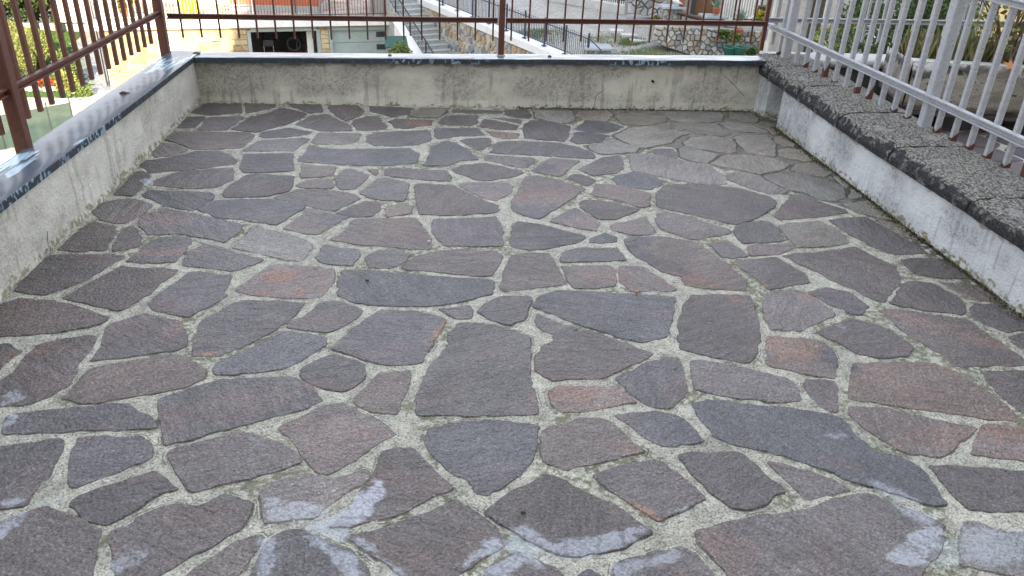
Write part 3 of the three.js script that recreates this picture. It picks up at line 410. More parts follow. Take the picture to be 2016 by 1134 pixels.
for (const [amt, p] of LIME) {
  const xs = p.map((q) => q[0]), ds = p.map((q) => q[1]), M = 0.02;
  const i0 = Math.max(0, Math.floor((Math.min(...xs) - M - FX) / FP)), i1 = Math.min(FN - 1, Math.ceil((Math.max(...xs) + M - FX) / FP)), j0 = Math.max(0, Math.floor((Math.min(...ds) - M - FD) / FP)), j1 = Math.min(FN - 1, Math.ceil((Math.max(...ds) + M - FD) / FP));
  for (let j = j0; j <= j1; j++) for (let i = i0; i <= i1; i++) {
    const x = FX + (i + 0.5) * FP, d = FD + (j + 0.5) * FP, wx = (fbm(x * 26, d * 26, 3) - 0.5) * 0.05, wd = (fbm(x * 26 + 50, d * 26 + 7, 3) - 0.5) * 0.04; let n = 0;
    for (let q = 0; q < 12; q++) { const a = q * 2.4, r = 0.004 + 0.0016 * q; if (inPoly(p, x + wx + Math.cos(a) * r, d + wd + Math.sin(a) * r)) n++; }
    if (n) lime[j * FN + i] = Math.max(lime[j * FN + i], amt * sst(0.25, 0.8, n / 12 * (0.3 + 1.4 * fbm(x * 55, d * 170, 4))));
  }
}
const floorPx = (fn) => (u, v, i, j) => fn(FX + u * FW, FD + v * FH, j * FN + i, i, j);
const stoneMap = colourTex(FN, FN, floorPx((x, d, o, i, j) => {
  const k = near[o]; if (k < 0) return [0.1, 0.1, 0.1];
  const s = slabs[k], t = TONE[s.tone], c = Math.cos(s.turn), sn = Math.sin(s.turn), a = x * c + d * sn, b = -x * sn + d * c;
  const m = fbm(a * 5 + s.ph, b * 7 + s.ph, 4), st = fbm(a * 9 + s.ph, b * 55, 3), gr = hash(i, j), g2 = vn(x * 160, d * 160), f = s.k * (0.38 + 0.44 * m + 0.26 * st);
  let R = t[0] * (f + s.h * 3), G = t[1] * f, B = t[2] * (f - s.h * 3);
  const w = sst(0.56, 0.72, fbm(a * 4 + s.ph * 2, b * 9, 4)) * 0.28; R = mix(R, 0.19 * f, w); G = mix(G, 0.125 * f, w); B = mix(B, 0.108 * f, w);
  for (const q of VEINS) {
    const dx = x - q[0], dd = d - q[1]; if (dx * dx + dd * dd > 0.16) continue;
    const cc = Math.cos(q[4]), ss = Math.sin(q[4]), e = Math.hypot((dx * cc + dd * ss) / q[2], (-dx * ss + dd * cc) / q[3]) + (fbm(x * 38, d * 38, 4) - 0.5) * 1.5;
    const z = q[6] * (1 - sst(0.75, 1.15, e)) * mix(0.55, 1.1, g2); if (z > 0) { R = mix(R, q[5][0] * f, z); G = mix(G, q[5][1] * f, z); B = mix(B, q[5][2] * f, z); }
  }
  const g3 = vn(x * 260 + 9, d * 260), g4 = fbm(a * 30 + s.ph, b * 170, 2); let sp = 0.7 + 0.36 * gr + 0.4 * (g2 - 0.5) + 0.5 * (g4 - 0.42); if (g3 > 0.77) sp *= 1.55; else if (g3 < 0.2) sp *= 0.52; if (gr > 0.965) sp *= 1.75;
  R *= sp; G *= sp; B *= sp;
  const l = lime[o] * (0.55 + 0.35 * gr + (g2 > 0.4 ? 0.3 : 0) - (st < 0.4 ? 0.3 : 0)); if (l > 0) { const z = Math.min(0.8, l * 0.75); R = mix(R, 0.42, z); G = mix(G, 0.45, z); B = mix(B, 0.505, z); }
  return [R, G, B];
}), false);
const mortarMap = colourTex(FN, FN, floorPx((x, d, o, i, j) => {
  const k = near[o], gr = hash(i + 7, j + 3), m = fbm(x * 9, d * 9, 4), q1 = vn(x * 210, d * 210), q2 = vn(x * 300 + 4, d * 300), f = (0.62 + 0.5 * m) * (0.75 + 0.4 * gr) * (q1 < 0.28 ? 0.55 : q2 > 0.7 ? 1.24 : 0.95) * (0.82 + 0.36 * vn(x * 45, d * 45));
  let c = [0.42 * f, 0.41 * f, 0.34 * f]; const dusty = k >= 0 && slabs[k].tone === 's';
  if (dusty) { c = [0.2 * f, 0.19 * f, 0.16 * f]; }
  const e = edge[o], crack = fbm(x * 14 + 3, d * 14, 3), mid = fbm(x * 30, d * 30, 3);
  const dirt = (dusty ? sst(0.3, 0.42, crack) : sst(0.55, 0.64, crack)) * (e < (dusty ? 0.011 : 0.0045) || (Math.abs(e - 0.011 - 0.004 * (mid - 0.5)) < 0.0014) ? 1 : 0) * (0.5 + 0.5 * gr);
  const moss = sst(0.54, 0.64, fbm(x * 5 + 40, d * 5, 4)) * sst(0.42, 0.62, fbm(x * 70, d * 70, 3));
  if (moss > 0) c = [mix(c[0], 0.085, moss * 0.7), mix(c[1], 0.09, moss * 0.7), mix(c[2], 0.04, moss * 0.7)];
  const damp = sst(2.36, 2.44, x + (fbm(x * 20, d * 20, 3) - 0.5) * 0.16) * sst(2.6, 3.2, d) * sst(0.3, 0.5, mid); if (damp > 0) c = [mix(c[0], 0.06, damp), mix(c[1], 0.06, damp), mix(c[2], 0.035, damp)];
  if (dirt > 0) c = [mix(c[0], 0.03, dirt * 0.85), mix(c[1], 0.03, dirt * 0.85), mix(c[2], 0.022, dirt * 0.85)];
  const l = Math.min(0.6, lime[o] * 0.8); return [mix(c[0], 0.45, l), mix(c[1], 0.5, l), mix(c[2], 0.54, l)];
}), false);
const stoneBump = greyTex(1024, 1024, (u, v) => { const a = fbm(u * 8 , v * 32, 5, 32), w = fbm(u * 6, v * 6, 4, 6); return 0.55 * a + 0.3 * w + 0.3 * (fbm(u * 128, v * 128, 2, 128) - 0.5) + 0.1; });
const grainBump = greyTex(1024, 1024, (u, v) => 0.5 * fbm(u * 12, v * 12, 5, 12) + 0.5 * fbm(u * 160, v * 160, 2, 160));
const mortarBump = rep(grainBump, 6, 6);
stoneBump.channel = 1;
const roughMap = greyTex(1024, 1024, (u, v, i, j) => { const k = near[(j * 2) * FN + i * 2]; return (k < 0 ? 0.6 : slabs[k].rough) + 0.22 * (fbm(u * 60, v * 60, 4) - 0.5); }, false);
const stoneMat = new THREE.MeshStandardMaterial({ map: stoneMap, roughness: 1, roughnessMap: roughMap, bumpMap: stoneBump, bumpScale: 0.018 });
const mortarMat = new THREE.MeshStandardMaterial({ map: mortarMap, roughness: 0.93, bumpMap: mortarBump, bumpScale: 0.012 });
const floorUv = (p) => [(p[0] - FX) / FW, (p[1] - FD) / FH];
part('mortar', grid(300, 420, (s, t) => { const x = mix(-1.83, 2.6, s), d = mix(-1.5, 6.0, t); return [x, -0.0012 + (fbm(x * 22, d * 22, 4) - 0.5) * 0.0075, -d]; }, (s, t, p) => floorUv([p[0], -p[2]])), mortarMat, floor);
for (const s of slabs) {
  const g = piece(s.fine, rr(0.0016, 0.0036), 0.003, -0.0022, { tilt: 0.004, uv: floorUv }), p = g.attributes.position, u1 = new Float32Array(p.count * 2), c = Math.cos(s.turn), sn = Math.sin(s.turn);
  for (let i = 0; i < p.count; i++) { const x = p.getX(i), y = p.getY(i); u1[2 * i] = (x * c + y * sn + s.ph) / 0.9; u1[2 * i + 1] = (-x * sn + y * c + s.ph) / 0.9; }
  g.setAttribute('uv1', new THREE.BufferAttribute(u1, 2)); g.rotateX(-Math.PI / 2); part('paving_stone', g, stoneMat, floor);
}
{                                                              // the same floor goes on towards the house
  const seeds = []; for (let x = -1.6; x < 2.5; x += 0.34) for (let d = -1.3; d < 1.2; d += 0.3) seeds.push([x + rr(-0.12, 0.12), d + rr(-0.1, 0.1)]);
  const gs = cells(seeds, [[-1.72, -1.4], [2.46, -1.4], [2.46, 1.1], [-1.72, 1.1]]).map((c) => piece(refine(shrink(c, 0.022), 0.09, 0.006), rr(0.006, 0.01), 0.005, -0.004, { tilt: 0.005 }).rotateX(-Math.PI / 2));
  const o = part('paving_stones', gs, new THREE.MeshStandardMaterial({ color: lin(0.11, 0.1, 0.105), roughness: 0.5, bumpMap: grainBump, bumpScale: 0.004 }), floor); o.userData.kind = 'stuff';
}

// ---------------------------------------------------------------- parapets and copings of the terrace
function rebase(o, p) { o.position.set(...p); for (const c of o.children) c.position.sub(o.position); return o; }
const line0 = (x, y) => y + (fbm(x * 9, y * 9, 4) - 0.5) * 0.06;
function plaster(W, H, lenM, hM, opt) {                        // weathered lime plaster, stains with their own outlines
  return colourTex(W, H, (u, v) => {
    const x = u * lenM + opt.off, y = v * hM, f = 0.8 + 0.3 * fbm(x * 7, y * 7, 4) + 0.12 * (fbm(x * 150, y * 150, 2) - 0.5);
    let c = opt.base.map((q) => q * f);
    const wx = fbm(x * 16, y * 16, 3) * 3, curl = Math.abs(fbm(x * 46 + wx, y * 46 + wx, 4) - 0.5);
    const area = sst(opt.cover, opt.cover + 0.3, fbm(x * 3.1 + 30, y * 5 + 11, 6)) * (opt.band ? 0.25 + 0.75 * sst(0.05, 0.085, line0(x, y)) : 1); const st = area * (0.5 + 0.5 * sst(0.02, 0.2, curl)) * opt.stain * (0.7 + 0.6 * vn(x * 120, y * 120));
    c = c.map((q, i) => mix(q, opt.dark[i] * f, st));
    const line = y + (fbm(x * 22, y * 22, 5) - 0.5) * 0.075, low = (1 - sst(opt.low * 0.6, opt.low * 1.05, line)) * sst(0.38, 0.62, fbm(x * 50 + 70, y * 70, 4)); c = c.map((q, i) => mix(q, [0.2, 0.18, 0.09][i] * f, low * opt.moss));
    const drip = sst(0.6, 0.68, fbm(x * 34 + 90, y * 3.2, 4)) * sst(0.35, 0.6, fbm(x * 3 + 7, y * 6, 3)) * 0.4; c = c.map((q, i) => mix(q, opt.dark[i] * 0.8, drip));
    if (opt.topstain) { const tl = hM - y + (fbm(x * 14, y * 3, 4) - 0.5) * 0.09; if (tl < 0.035) c = c.map((q, i) => mix(q, [0.2, 0.17, 0.14][i], 0.6 * sst(0.4, 0.6, fbm(x * 25, y * 25, 3)))); }
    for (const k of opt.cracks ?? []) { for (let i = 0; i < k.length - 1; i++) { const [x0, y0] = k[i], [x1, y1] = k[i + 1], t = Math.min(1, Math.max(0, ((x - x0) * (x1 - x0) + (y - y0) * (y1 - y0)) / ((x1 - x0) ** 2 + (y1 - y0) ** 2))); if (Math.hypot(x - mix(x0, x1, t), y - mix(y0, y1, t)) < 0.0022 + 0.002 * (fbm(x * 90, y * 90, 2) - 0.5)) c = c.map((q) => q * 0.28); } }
    const speck = vn(x * 120, y * 120); if (speck > 0.93) c = c.map((q) => q * 0.72);
    return c;
  }, false);
}
const plasterBump = greyTex(1024, 1024, (u, v) => 0.55 * fbm(u * 10, v * 10, 6, 10) + 0.3 * (1 - Math.abs(2 * fbm(u * 24, v * 24, 3, 24) - 1)) + 0.25 * fbm(u * 120, v * 120, 2, 120));
const plasterMat = (map, len, h) => new THREE.MeshStandardMaterial({ map, roughness: 0.94, bumpMap: rep(plasterBump, len / 0.8, h / 0.8), bumpScale: 0.009 });
const rough3 = std([0.38, 0.37, 0.33], 0.95, { bumpMap: rep(grainBump, 2, 2), bumpScale: 0.006 });
const leftMap = plaster(2048, 256, 7.2, 0.33, { off: 0, base: [0.57, 0.56, 0.5], dark: [0.27, 0.26, 0.22], cover: 0.42, stain: 0.6, low: 0.055, moss: 0.85, cracks: [] });
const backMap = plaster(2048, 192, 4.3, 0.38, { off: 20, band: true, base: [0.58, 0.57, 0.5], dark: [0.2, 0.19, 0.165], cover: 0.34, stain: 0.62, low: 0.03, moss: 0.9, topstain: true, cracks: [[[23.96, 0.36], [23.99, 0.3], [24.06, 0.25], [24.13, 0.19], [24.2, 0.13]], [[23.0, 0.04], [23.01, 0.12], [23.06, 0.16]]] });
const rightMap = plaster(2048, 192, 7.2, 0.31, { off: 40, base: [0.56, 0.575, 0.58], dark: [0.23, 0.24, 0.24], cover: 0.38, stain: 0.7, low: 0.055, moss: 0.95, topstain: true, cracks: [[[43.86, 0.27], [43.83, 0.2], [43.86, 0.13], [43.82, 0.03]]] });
const wob = (x, y, a) => (fbm(x * 5, y * 5, 3) - 0.5) * a + (fbm(x * 26, y * 26, 2) - 0.5) * a * 0.35;
const backTop = (x) => 0.303 + 0.0146 * (x + 1.74);

const leftWall = thing('parapet_wall', 'low pale plastered wall along the left edge of the paved terrace, under the grey metal coping', 'wall');
part('plaster_face', grid(160, 12, (s, t) => { const z = mix(1.25, -5.95, s), y = mix(-0.01, 0.322, t); return [-1.762 + wob(z + 9, y, 0.016) - 0.004 * t + (t < 0.1 ? 0.006 : 0), y, z]; }), plasterMat(leftMap, 7.2, 0.33), leftWall);
part('wall_body', hexa([[-1.95, -0.3, 1.25], [-1.782, -0.3, 1.25], [-1.782, -0.3, -5.99], [-1.95, -0.3, -5.99], [-1.95, 0.318, 1.25], [-1.782, 0.318, 1.25], [-1.782, 0.312, -5.99], [-1.95, 0.312, -5.99]]), rough3, leftWall);
const backWall = thing('parapet_wall', 'low grey stained plaster wall across the far end of the paved terrace', 'wall');
const bf = (x, y) => -5.94 + wob(x, y, 0.014) - 0.012 * sst(0, 0.05, y) * 0.4;
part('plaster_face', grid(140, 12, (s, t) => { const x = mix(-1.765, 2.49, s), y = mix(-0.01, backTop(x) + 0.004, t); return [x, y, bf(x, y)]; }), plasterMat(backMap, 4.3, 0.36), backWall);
part('wall_body', hexa([[-1.95, -0.3, -5.962], [2.6, -0.3, -5.962], [2.6, -0.3, -6.09], [-1.95, -0.3, -6.09], [-1.95, 0.298, -5.962], [2.6, 0.36, -5.962], [2.6, 0.36, -6.09], [-1.95, 0.298, -6.09]]), rough3, backWall);
part('drain_hole', cyl(0.009, 0.009, 0.03, 0, 0, 0, 12).rotateX(Math.PI / 2).translate(1.64, 0.224, -5.925), std([0.02, 0.02, 0.018], 1), backWall);
const rightWall = thing('parapet_wall', 'low whitish plastered wall along the right edge of the terrace, under the rough concrete slabs', 'wall');
const sb = (z) => z > -4.3 ? 0.262 : 0.262 + 0.0215 * (-4.3 - z), st_ = (z) => 0.345 + 0.0215 * Math.max(0, -3.2 - z);
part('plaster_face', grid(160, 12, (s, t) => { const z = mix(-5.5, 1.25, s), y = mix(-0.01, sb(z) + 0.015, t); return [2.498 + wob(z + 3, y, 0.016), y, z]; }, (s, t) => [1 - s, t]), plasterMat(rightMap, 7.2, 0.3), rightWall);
part('wall_body', hexa([[2.515, -0.3, 1.25], [2.9, -0.3, 1.25], [2.9, -0.3, -5.5], [2.515, -0.3, -5.5], [2.515, 0.268, 1.25], [2.9, 0.268, 1.25], [2.9, 0.29, -5.5], [2.515, 0.29, -5.5]]), std([0.5, 0.5, 0.48], 0.95, { bumpMap: rep(grainBump, 2, 2), bumpScale: 0.006 }), rightWall);
const pierM = plasterMat(rightMap, 7.2, 0.3);
const pier = thing('wall_pier', 'short whitish plaster pier in the far right corner under the end of the concrete slabs', 'pier');
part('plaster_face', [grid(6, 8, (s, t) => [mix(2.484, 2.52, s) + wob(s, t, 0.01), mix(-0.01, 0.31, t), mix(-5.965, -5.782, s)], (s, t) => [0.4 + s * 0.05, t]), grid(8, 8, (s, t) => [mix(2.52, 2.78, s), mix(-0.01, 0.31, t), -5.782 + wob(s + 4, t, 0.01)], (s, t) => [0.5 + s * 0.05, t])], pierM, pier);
part('pier_core', hexa([[2.535, -0.2, -5.8], [2.78, -0.2, -5.8], [2.78, -0.2, -6.08], [2.51, -0.2, -5.96], [2.535, 0.3, -5.8], [2.78, 0.3, -5.8], [2.78, 0.3, -6.08], [2.51, 0.3, -5.96]]), rough3, pier);

// sheet metal copings, grey with pale blue oxide streaks
const sheetMap = (len, off, pale) => colourTex(2048, 256, (u, v) => {                 // v: 0..0.2 lower face, above that the top
  const x = u * len + off, y = v * 0.26, f = 0.8 + 0.4 * fbm(x * 4, y * 9, 4) + 0.1 * (vn(x * 130, y * 130) - 0.5); let c = [0.075 * f, 0.095 * f, 0.12 * f];
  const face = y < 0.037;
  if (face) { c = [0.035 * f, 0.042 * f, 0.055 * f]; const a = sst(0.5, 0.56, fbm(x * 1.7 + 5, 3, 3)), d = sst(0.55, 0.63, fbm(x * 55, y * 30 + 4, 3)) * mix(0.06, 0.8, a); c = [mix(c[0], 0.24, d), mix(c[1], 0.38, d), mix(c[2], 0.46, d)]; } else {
    const s = sst(0.6, 0.66, fbm(x * 2.2 + 9, y * 8, 4)) * sst(0.4, 0.58, fbm(x * 9, y * 90, 4)) * 0.85; c = [mix(c[0], 0.42, s), mix(c[1], 0.58, s), mix(c[2], 0.68, s)];
    const g = sst(0.55, 0.66, fbm(x * 6 + 60, y * 20, 4)) * 0.35; c = c.map((q) => mix(q, pale ? 0.5 : 0.13, pale ? g : g));
  }
  return c;
}, false);
const sheetBump = greyTex(512, 512, (u, v) => 0.7 * fbm(u * 5, v * 5, 3, 5) + 0.3 * fbm(u * 16, v * 16, 3, 16));
function sheet(len, off, pale) { return new THREE.MeshPhysicalMaterial({ specularIntensity: pale ? 1 : 0.5, map: sheetMap(len, off, pale), metalness: 0.05, roughness: 0.26, bumpMap: rep(sheetBump, len / 0.9, 0.35), bumpScale: 0.003 }); }
function sheetGeo(inner, outer, top, along, n = 120) {          // folded sheet: a lip, the upright face, the top, the outer upright
  const prof = (p) => { const [x, y, z] = p; return x; };
  return grid(n, 14, (s, t) => along(s, t), (s, t) => [s, t]);
}
const cross = [[0.004, -0.040, 0.0], [-0.0, -0.038, 0.0], [0, -0.02, 0.07], [0, -0.004, 0.14], [0.004, 0, 0.155]];
const lc = thing('metal_coping', 'grey sheet metal coping with pale blue streaks along the left terrace wall', 'coping');
function coping(owner, axis, from, to, inner, outer, topAt, m, name = 'sheet') {
  // t runs from the foot of the inner face, over the edge, across the top, down the outer face
  const ts = [[0, -0.038], [0, -0.005], [0.004, 0], [0.2, 0.001], [0.4, 0.001], [0.6, 0.001], [0.8, 0.001], [0.992, 0], [1, -0.005], [1, -0.05]], us = [0, 0.13, 0.145, 0.3, 0.45, 0.6, 0.75, 0.9, 0.93, 1];
  const g = grid(140, ts.length - 1, (s, t) => { const k = Math.round(t * (ts.length - 1)), q = ts[k], a = mix(from, to, s), b = mix(inner, outer, q[0]), y = topAt(a) + q[1] + (fbm(a * 3, q[0] * 3 + 5, 2) - 0.5) * 0.005; return axis === 'z' ? [b, y, a] : [a, y, b]; }, (s, t) => [s, us[Math.round(t * (ts.length - 1))]]);
  return part(name, g, m, owner);
}
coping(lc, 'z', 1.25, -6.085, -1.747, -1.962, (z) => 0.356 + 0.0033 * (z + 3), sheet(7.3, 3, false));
part('bolt_head', new THREE.SphereGeometry(0.017, 12, 6, 0, 7, 0, 1.57).scale(1.2, 0.8, 1).translate(...[-1.864, 0.353, -4.811]), std([0.09, 0.035, 0.022], 0.85), lc, 'rusty bolt head');
part('rust_stain', piece(refine([[-0.035, -0.008], [-0.01, -0.02], [0.03, -0.012], [0.036, 0.006], [0.005, 0.02], [-0.024, 0.012]], 0.03, 0.006), 0.003, 0.004, -0.004).rotateX(-Math.PI / 2).translate(...[-1.863, 0.353, -4.823]), std([0.11, 0.04, 0.025], 0.9), lc);
const bc = thing('metal_coping', 'grey sheet metal coping speckled pale blue across the far terrace wall', 'coping');
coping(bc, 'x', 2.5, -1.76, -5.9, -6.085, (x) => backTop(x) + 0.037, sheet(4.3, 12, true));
for (const [x, n] of [[-0.36, 0], [0.84, 1]]) part('bolt_head', new THREE.SphereGeometry(0.016, 12, 6, 0, 7, 0, 1.57).scale(1, 0.7, 1).translate(x, backTop(x) + 0.037, -6.0), std([0.06, 0.055, 0.05], 0.7, { metalness: 0.5 }), bc);
part('bolt_head', new THREE.SphereGeometry(0.022, 12, 6, 0, 7, 0, 1.57).scale(1.3, 0.6, 0.9).translate(-1.76, 0.343, -6.01), std([0.12, 0.05, 0.03], 0.8), bc, 'rusty brown bolt head by the corner');

// rough concrete cap slabs on the right wall
const slabMap = colourTex(1024, 1024, (u, v) => {               // u around the slab from the under edge, v along it
  const x = u * 0.9, y = v * 2, n = fbm(x * 130, y * 130, 3), n2 = fbm(x * 170, y * 110, 3), f = 0.6 + 0.8 * sst(0.3, 0.7, n); let c = [0.33 * f, 0.315 * f, 0.275 * f];
  const hole = sst(0.5, 0.62, n2); c = c.map((q) => mix(q, 0.035, hole * 0.8));
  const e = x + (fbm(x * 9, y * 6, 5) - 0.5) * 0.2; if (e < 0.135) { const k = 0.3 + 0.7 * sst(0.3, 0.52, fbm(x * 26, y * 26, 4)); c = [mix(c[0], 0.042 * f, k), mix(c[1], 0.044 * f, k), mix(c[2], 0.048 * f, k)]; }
  const li = sst(0.68, 0.74, fbm(x * 10 + 4, y * 10, 4)); return c.map((q) => mix(q, 0.42, li * 0.5));
});
const capMat = new THREE.MeshStandardMaterial({ map: slabMap, roughness: 0.96, bumpMap: rep(grainBump, 2.5, 5), bumpScale: 0.03 });
const cap = thing('concrete_coping', 'rough grey pebbly concrete slabs, blackened at the front, capping the right terrace wall', 'coping');
const joints = [-6.17, -5.77, -5.2, -4.58, -3.95, -3.22, -2.5, -1.8, -1.1, -0.4, 0.4, 1.2];
for (let q = 0; q < joints.length - 1; q++) {
  const za = joints[q] + 0.002, zb = joints[q + 1] - 0.002, dy = rr(-0.0012, 0.0012), dx = rr(-0.003, 0.003), o = rr(0, 9);
  const P = [[2.53, 0, 0], [2.472, 0.002, 0.03], [2.468, 0.03, 0.055], [2.474, 0.055, 0.08], [2.49, -0.022, 0.11], [2.52, -0.009, 0.14], [2.58, -0.002, 0.2], [2.7, 0, 0.32], [2.82, 0.002, 0.44], [2.91, -0.001, 0.53], [2.93, -0.012, 0.56], [2.935, -0.08, 0.63], [2.7, -0.08, 0.8]];
  const NP = 48, at = (t) => { const k = Math.min(P.length - 2, Math.floor(t * (P.length - 1))), f = t * (P.length - 1) - k; return [k, f]; };
  const g = grid(26, NP, (s, t) => {
    const z = mix(zb, za, s), [k, f] = at(t), pt = (i) => [P[i][0] + dx, i < 4 ? sb(z) + P[i][1] : st_(z) + P[i][1] + dy], A = pt(k), B = pt(k + 1), ed = Math.min(s, 1 - s) < 0.03 ? 0.006 : 0;
    const n = (fbm(t * 60 + o, z * 28, 3) - 0.5) * 0.014 + (fbm(t * 22 + o, z * 9, 2) - 0.5) * 0.012 - ed; return [mix(A[0], B[0], f) + (t < 0.35 ? -n * 0.7 : 0), mix(A[1], B[1], f) + (t > 0.25 ? n : 0), z];
  }, (s, t) => { const [k, f] = at(t); return [mix(P[k][2], P[k + 1][2], f) / 0.9, mix(zb, za, s) / 2 + o]; });
  const ends = [za, zb].map((z, i) => { const pts = P.slice(0, 12).map((p, k) => [p[0] + dx, k < 4 ? sb(z) + p[1] : st_(z) + p[1] + dy - 0.003]); const pos = [], uv = []; for (const [a, b, c] of THREE.ShapeUtils.triangulateShape(pts.map((p) => new THREE.Vector2(...p)), [])) for (const k of i ? [a, b, c] : [c, b, a]) { pos.push(pts[k][0], pts[k][1], z + (i ? -0.002 : 0.002)); uv.push(0.03, pts[k][0]); } const e = new THREE.BufferGeometry(); e.setAttribute('position', new THREE.Float32BufferAttribute(pos, 3)); e.setAttribute('uv', new THREE.Float32BufferAttribute(uv, 2)); e.computeVertexNormals(); return e; });
  part('coping_slab', [g, ...ends], capMat, cap);
}
rebase(leftWall, [-1.8, 0, -2.4]); rebase(backWall, [0.36, 0, -6]); rebase(rightWall, [2.6, 0, -2.4]); rebase(pier, [2.6, 0, -5.9]); rebase(lc, [-1.86, 0.31, -2.4]); rebase(bc, [0.36, 0.33, -6]); rebase(cap, [2.7, 0.28, -2.5]);

// ---------------------------------------------------------------- railings
const speckle = (a, b, k) => colourTex(256, 256, (u, v) => { const f = 0.82 + 0.36 * fbm(u * 8, v * 8, 4, 8), s = sst(k, k + 0.05, fbm(u * 30, v * 30, 3, 30)); return a.map((q, i) => mix(q * f, b[i], s)); });
const brownMat = new THREE.MeshStandardMaterial({ map: rep(speckle([0.088, 0.027, 0.016], [0.12, 0.045, 0.028], 0.72), 4, 4), roughness: 0.5, bumpMap: rep(grainBump, 5, 5), bumpScale: 0.001 });
const greyMat = new THREE.MeshStandardMaterial({ map: rep(speckle([0.37, 0.383, 0.41], [0.2, 0.14, 0.11], 0.745), 5, 5), roughness: 0.46, bumpMap: rep(grainBump, 6, 6), bumpScale: 0.002 });
const rustMat = std([0.095, 0.036, 0.026], 0.92, { bumpMap: rep(grainBump, 4, 4), bumpScale: 0.003 });
function channel(o, a, b, h, d, side, m, name = 'rail') {       // a rail of channel section: a web with two lips towards side
  const off = (p, x, y) => [p[0] + side[0] * x, p[1] + y, p[2] + side[2] * x];
  part(name, [bar(a, b, d * 0.35, h), bar(off(a, d * 0.5, h / 2 - 0.004), off(b, d * 0.5, h / 2 - 0.004), d, 0.008), bar(off(a, d * 0.5, -h / 2 + 0.004), off(b, d * 0.5, -h / 2 + 0.004), d, 0.008)], m, o);
}
{ // far railing
  const o = thing('iron_railing', 'rust brown iron railing with thin hanging bars along the far end of the terrace', 'railing'), zf = -6.03, ry = (x) => 0.6 + 0.0122 * (x + 1.93);
  channel(o, [-1.93, ry(-1.93), zf], [0.44, ry(0.44), zf], 0.036, 0.02, [0, 0, 1], brownMat); channel(o, [0.5, ry(0.5), zf], [2.49, ry(2.49), zf], 0.036, 0.02, [0, 0, 1], brownMat);
  channel(o, [-1.93, 1.36, zf], [2.49, 1.4, zf], 0.036, 0.02, [0, 0, 1], brownMat, 'top_rail');
  part('post', bar([0.47, backTop(0.47) + 0.03, zf], [0.475, 1.42, zf], 0.044), brownMat, o); part('post', bar([2.5, 0.45, zf - 0.02], [2.5, 1.42, zf - 0.02], 0.03), brownMat, o);
  part('mortar_patch', box(0.06, 0.012, 0.05, 0.47, backTop(0.47) + 0.04, zf), std([0.45, 0.45, 0.4], 0.95), o);
  for (let i = 0; i < 33; i++) { const x = -1.845 + i * 0.1325 + (i > 17 ? 0.005 : 0); if (Math.abs(x - 0.47) < 0.03) continue; part('hanging_bar', bar([x, ry(x) - 0.152 + rr(-0.003, 0.003), zf - 0.012], [x + 0.002, 1.36, zf - 0.012], 0.0125), brownMat, o); }
  rebase(o, [0.3, 0.37, zf]);
}
{ // left railing
  const o = thing('iron_railing', 'rust brown iron railing with flat hanging bars outside the left terrace wall', 'railing'), xf = -1.985, ry = 0.622;
  channel(o, [xf, ry, 1.2], [xf, ry, -5.98], 0.036, 0.022, [1, 0, 0], brownMat); channel(o, [xf, 1.36, 1.2], [xf, 1.36, -5.98], 0.036, 0.022, [1, 0, 0], brownMat, 'top_rail');
  part('post', bar([xf + 0.01, 0.28, -3.79], [xf + 0.01, 1.42, -3.79], 0.062), brownMat, o); part('post', bar([xf + 0.005, 0.28, -6.02], [xf + 0.005, 1.42, -6.02], 0.06), brownMat, o); part('post', bar([xf + 0.01, 0.28, -1.55], [xf + 0.01, 1.42, -1.55], 0.062), brownMat, o); part('post', bar([xf + 0.01, 0.28, 0.7], [xf + 0.01, 1.42, 0.7], 0.062), brownMat, o);
  for (let z = -5.83; z < 1.1; z += 0.134) { if (Math.abs(z + 3.79) < 0.05 || Math.abs(z + 1.55) < 0.05) continue; part('hanging_bar', bar([xf - 0.018, 0.444 + rr(-0.004, 0.004), z], [xf - 0.018, 1.36, z], 0.02, 0.03), brownMat, o); }
  rebase(o, [xf, 0.3, -2.4]);
}
{ // right railing, painted grey
  const o = thing('iron_railing', 'pale grey painted iron railing with square bars standing on the right concrete slabs', 'railing');
  const xf = (z) => 2.685 + 0.093 * (z + 6.12), ry = (z) => 0.602 - 0.031 * (z + 6.37), P = (z, y) => [xf(z), y, z];
  channel(o, [xf(-6.3) - 0.022, ry(-6.3), -6.3], [xf(-2.4) - 0.022, ry(-2.4), -2.4], 0.042, 0.03, [-1, 0, 0], greyMat); channel(o, [xf(-6.3) - 0.02, ry(-6.3) + 0.595, -6.3], [xf(-2.4) - 0.02, ry(-2.4) + 0.595, -2.4], 0.038, 0.024, [-1, 0, 0], greyMat, 'top_rail');
  for (const z of [-4.3, -6.02, -2.5]) { part('post', bar(P(z, st_(z) - 0.02), P(z, 1.3), 0.06), greyMat, o); }
  for (let i = 0; i < 30; i++) {
    const z = -6.4 + i * 0.1385; if (z > -2.45 || Math.abs(z + 6.02) < 0.04) continue; const near = z > -6.15, y0 = near ? st_(z) - 0.01 : st_(z) + 0.05, zz = Math.abs(z + 4.3) < 0.06 ? z + 0.035 : z;
    const b = part('bar', bar(P(zz, y0), [xf(zz) + rr(-0.004, 0.004), 1.25, zz + rr(-0.004, 0.004)], 0.03, 0.026), greyMat, o);
    if (near && rnd() < 0.72) { const h = rr(0.02, 0.085), w = 0.0168, x = xf(zz), y = st_(zz) - 0.004; part('rust_patch', hexa([[x - w, y, zz + w], [x + w, y, zz + w], [x + w, y, zz - w], [x - w, y, zz - w], [x - w, y + h * rr(0.15, 0.7), zz + w], [x + w, y + h * rr(0.6, 1.5), zz + w], [x + w, y + h * rr(0.2, 1), zz - w], [x - w, y + h * rr(0.1, 1), zz - w]]), rustMat, b); }
  }
  rebase(o, [2.85, 0.36, -4.4]);
}

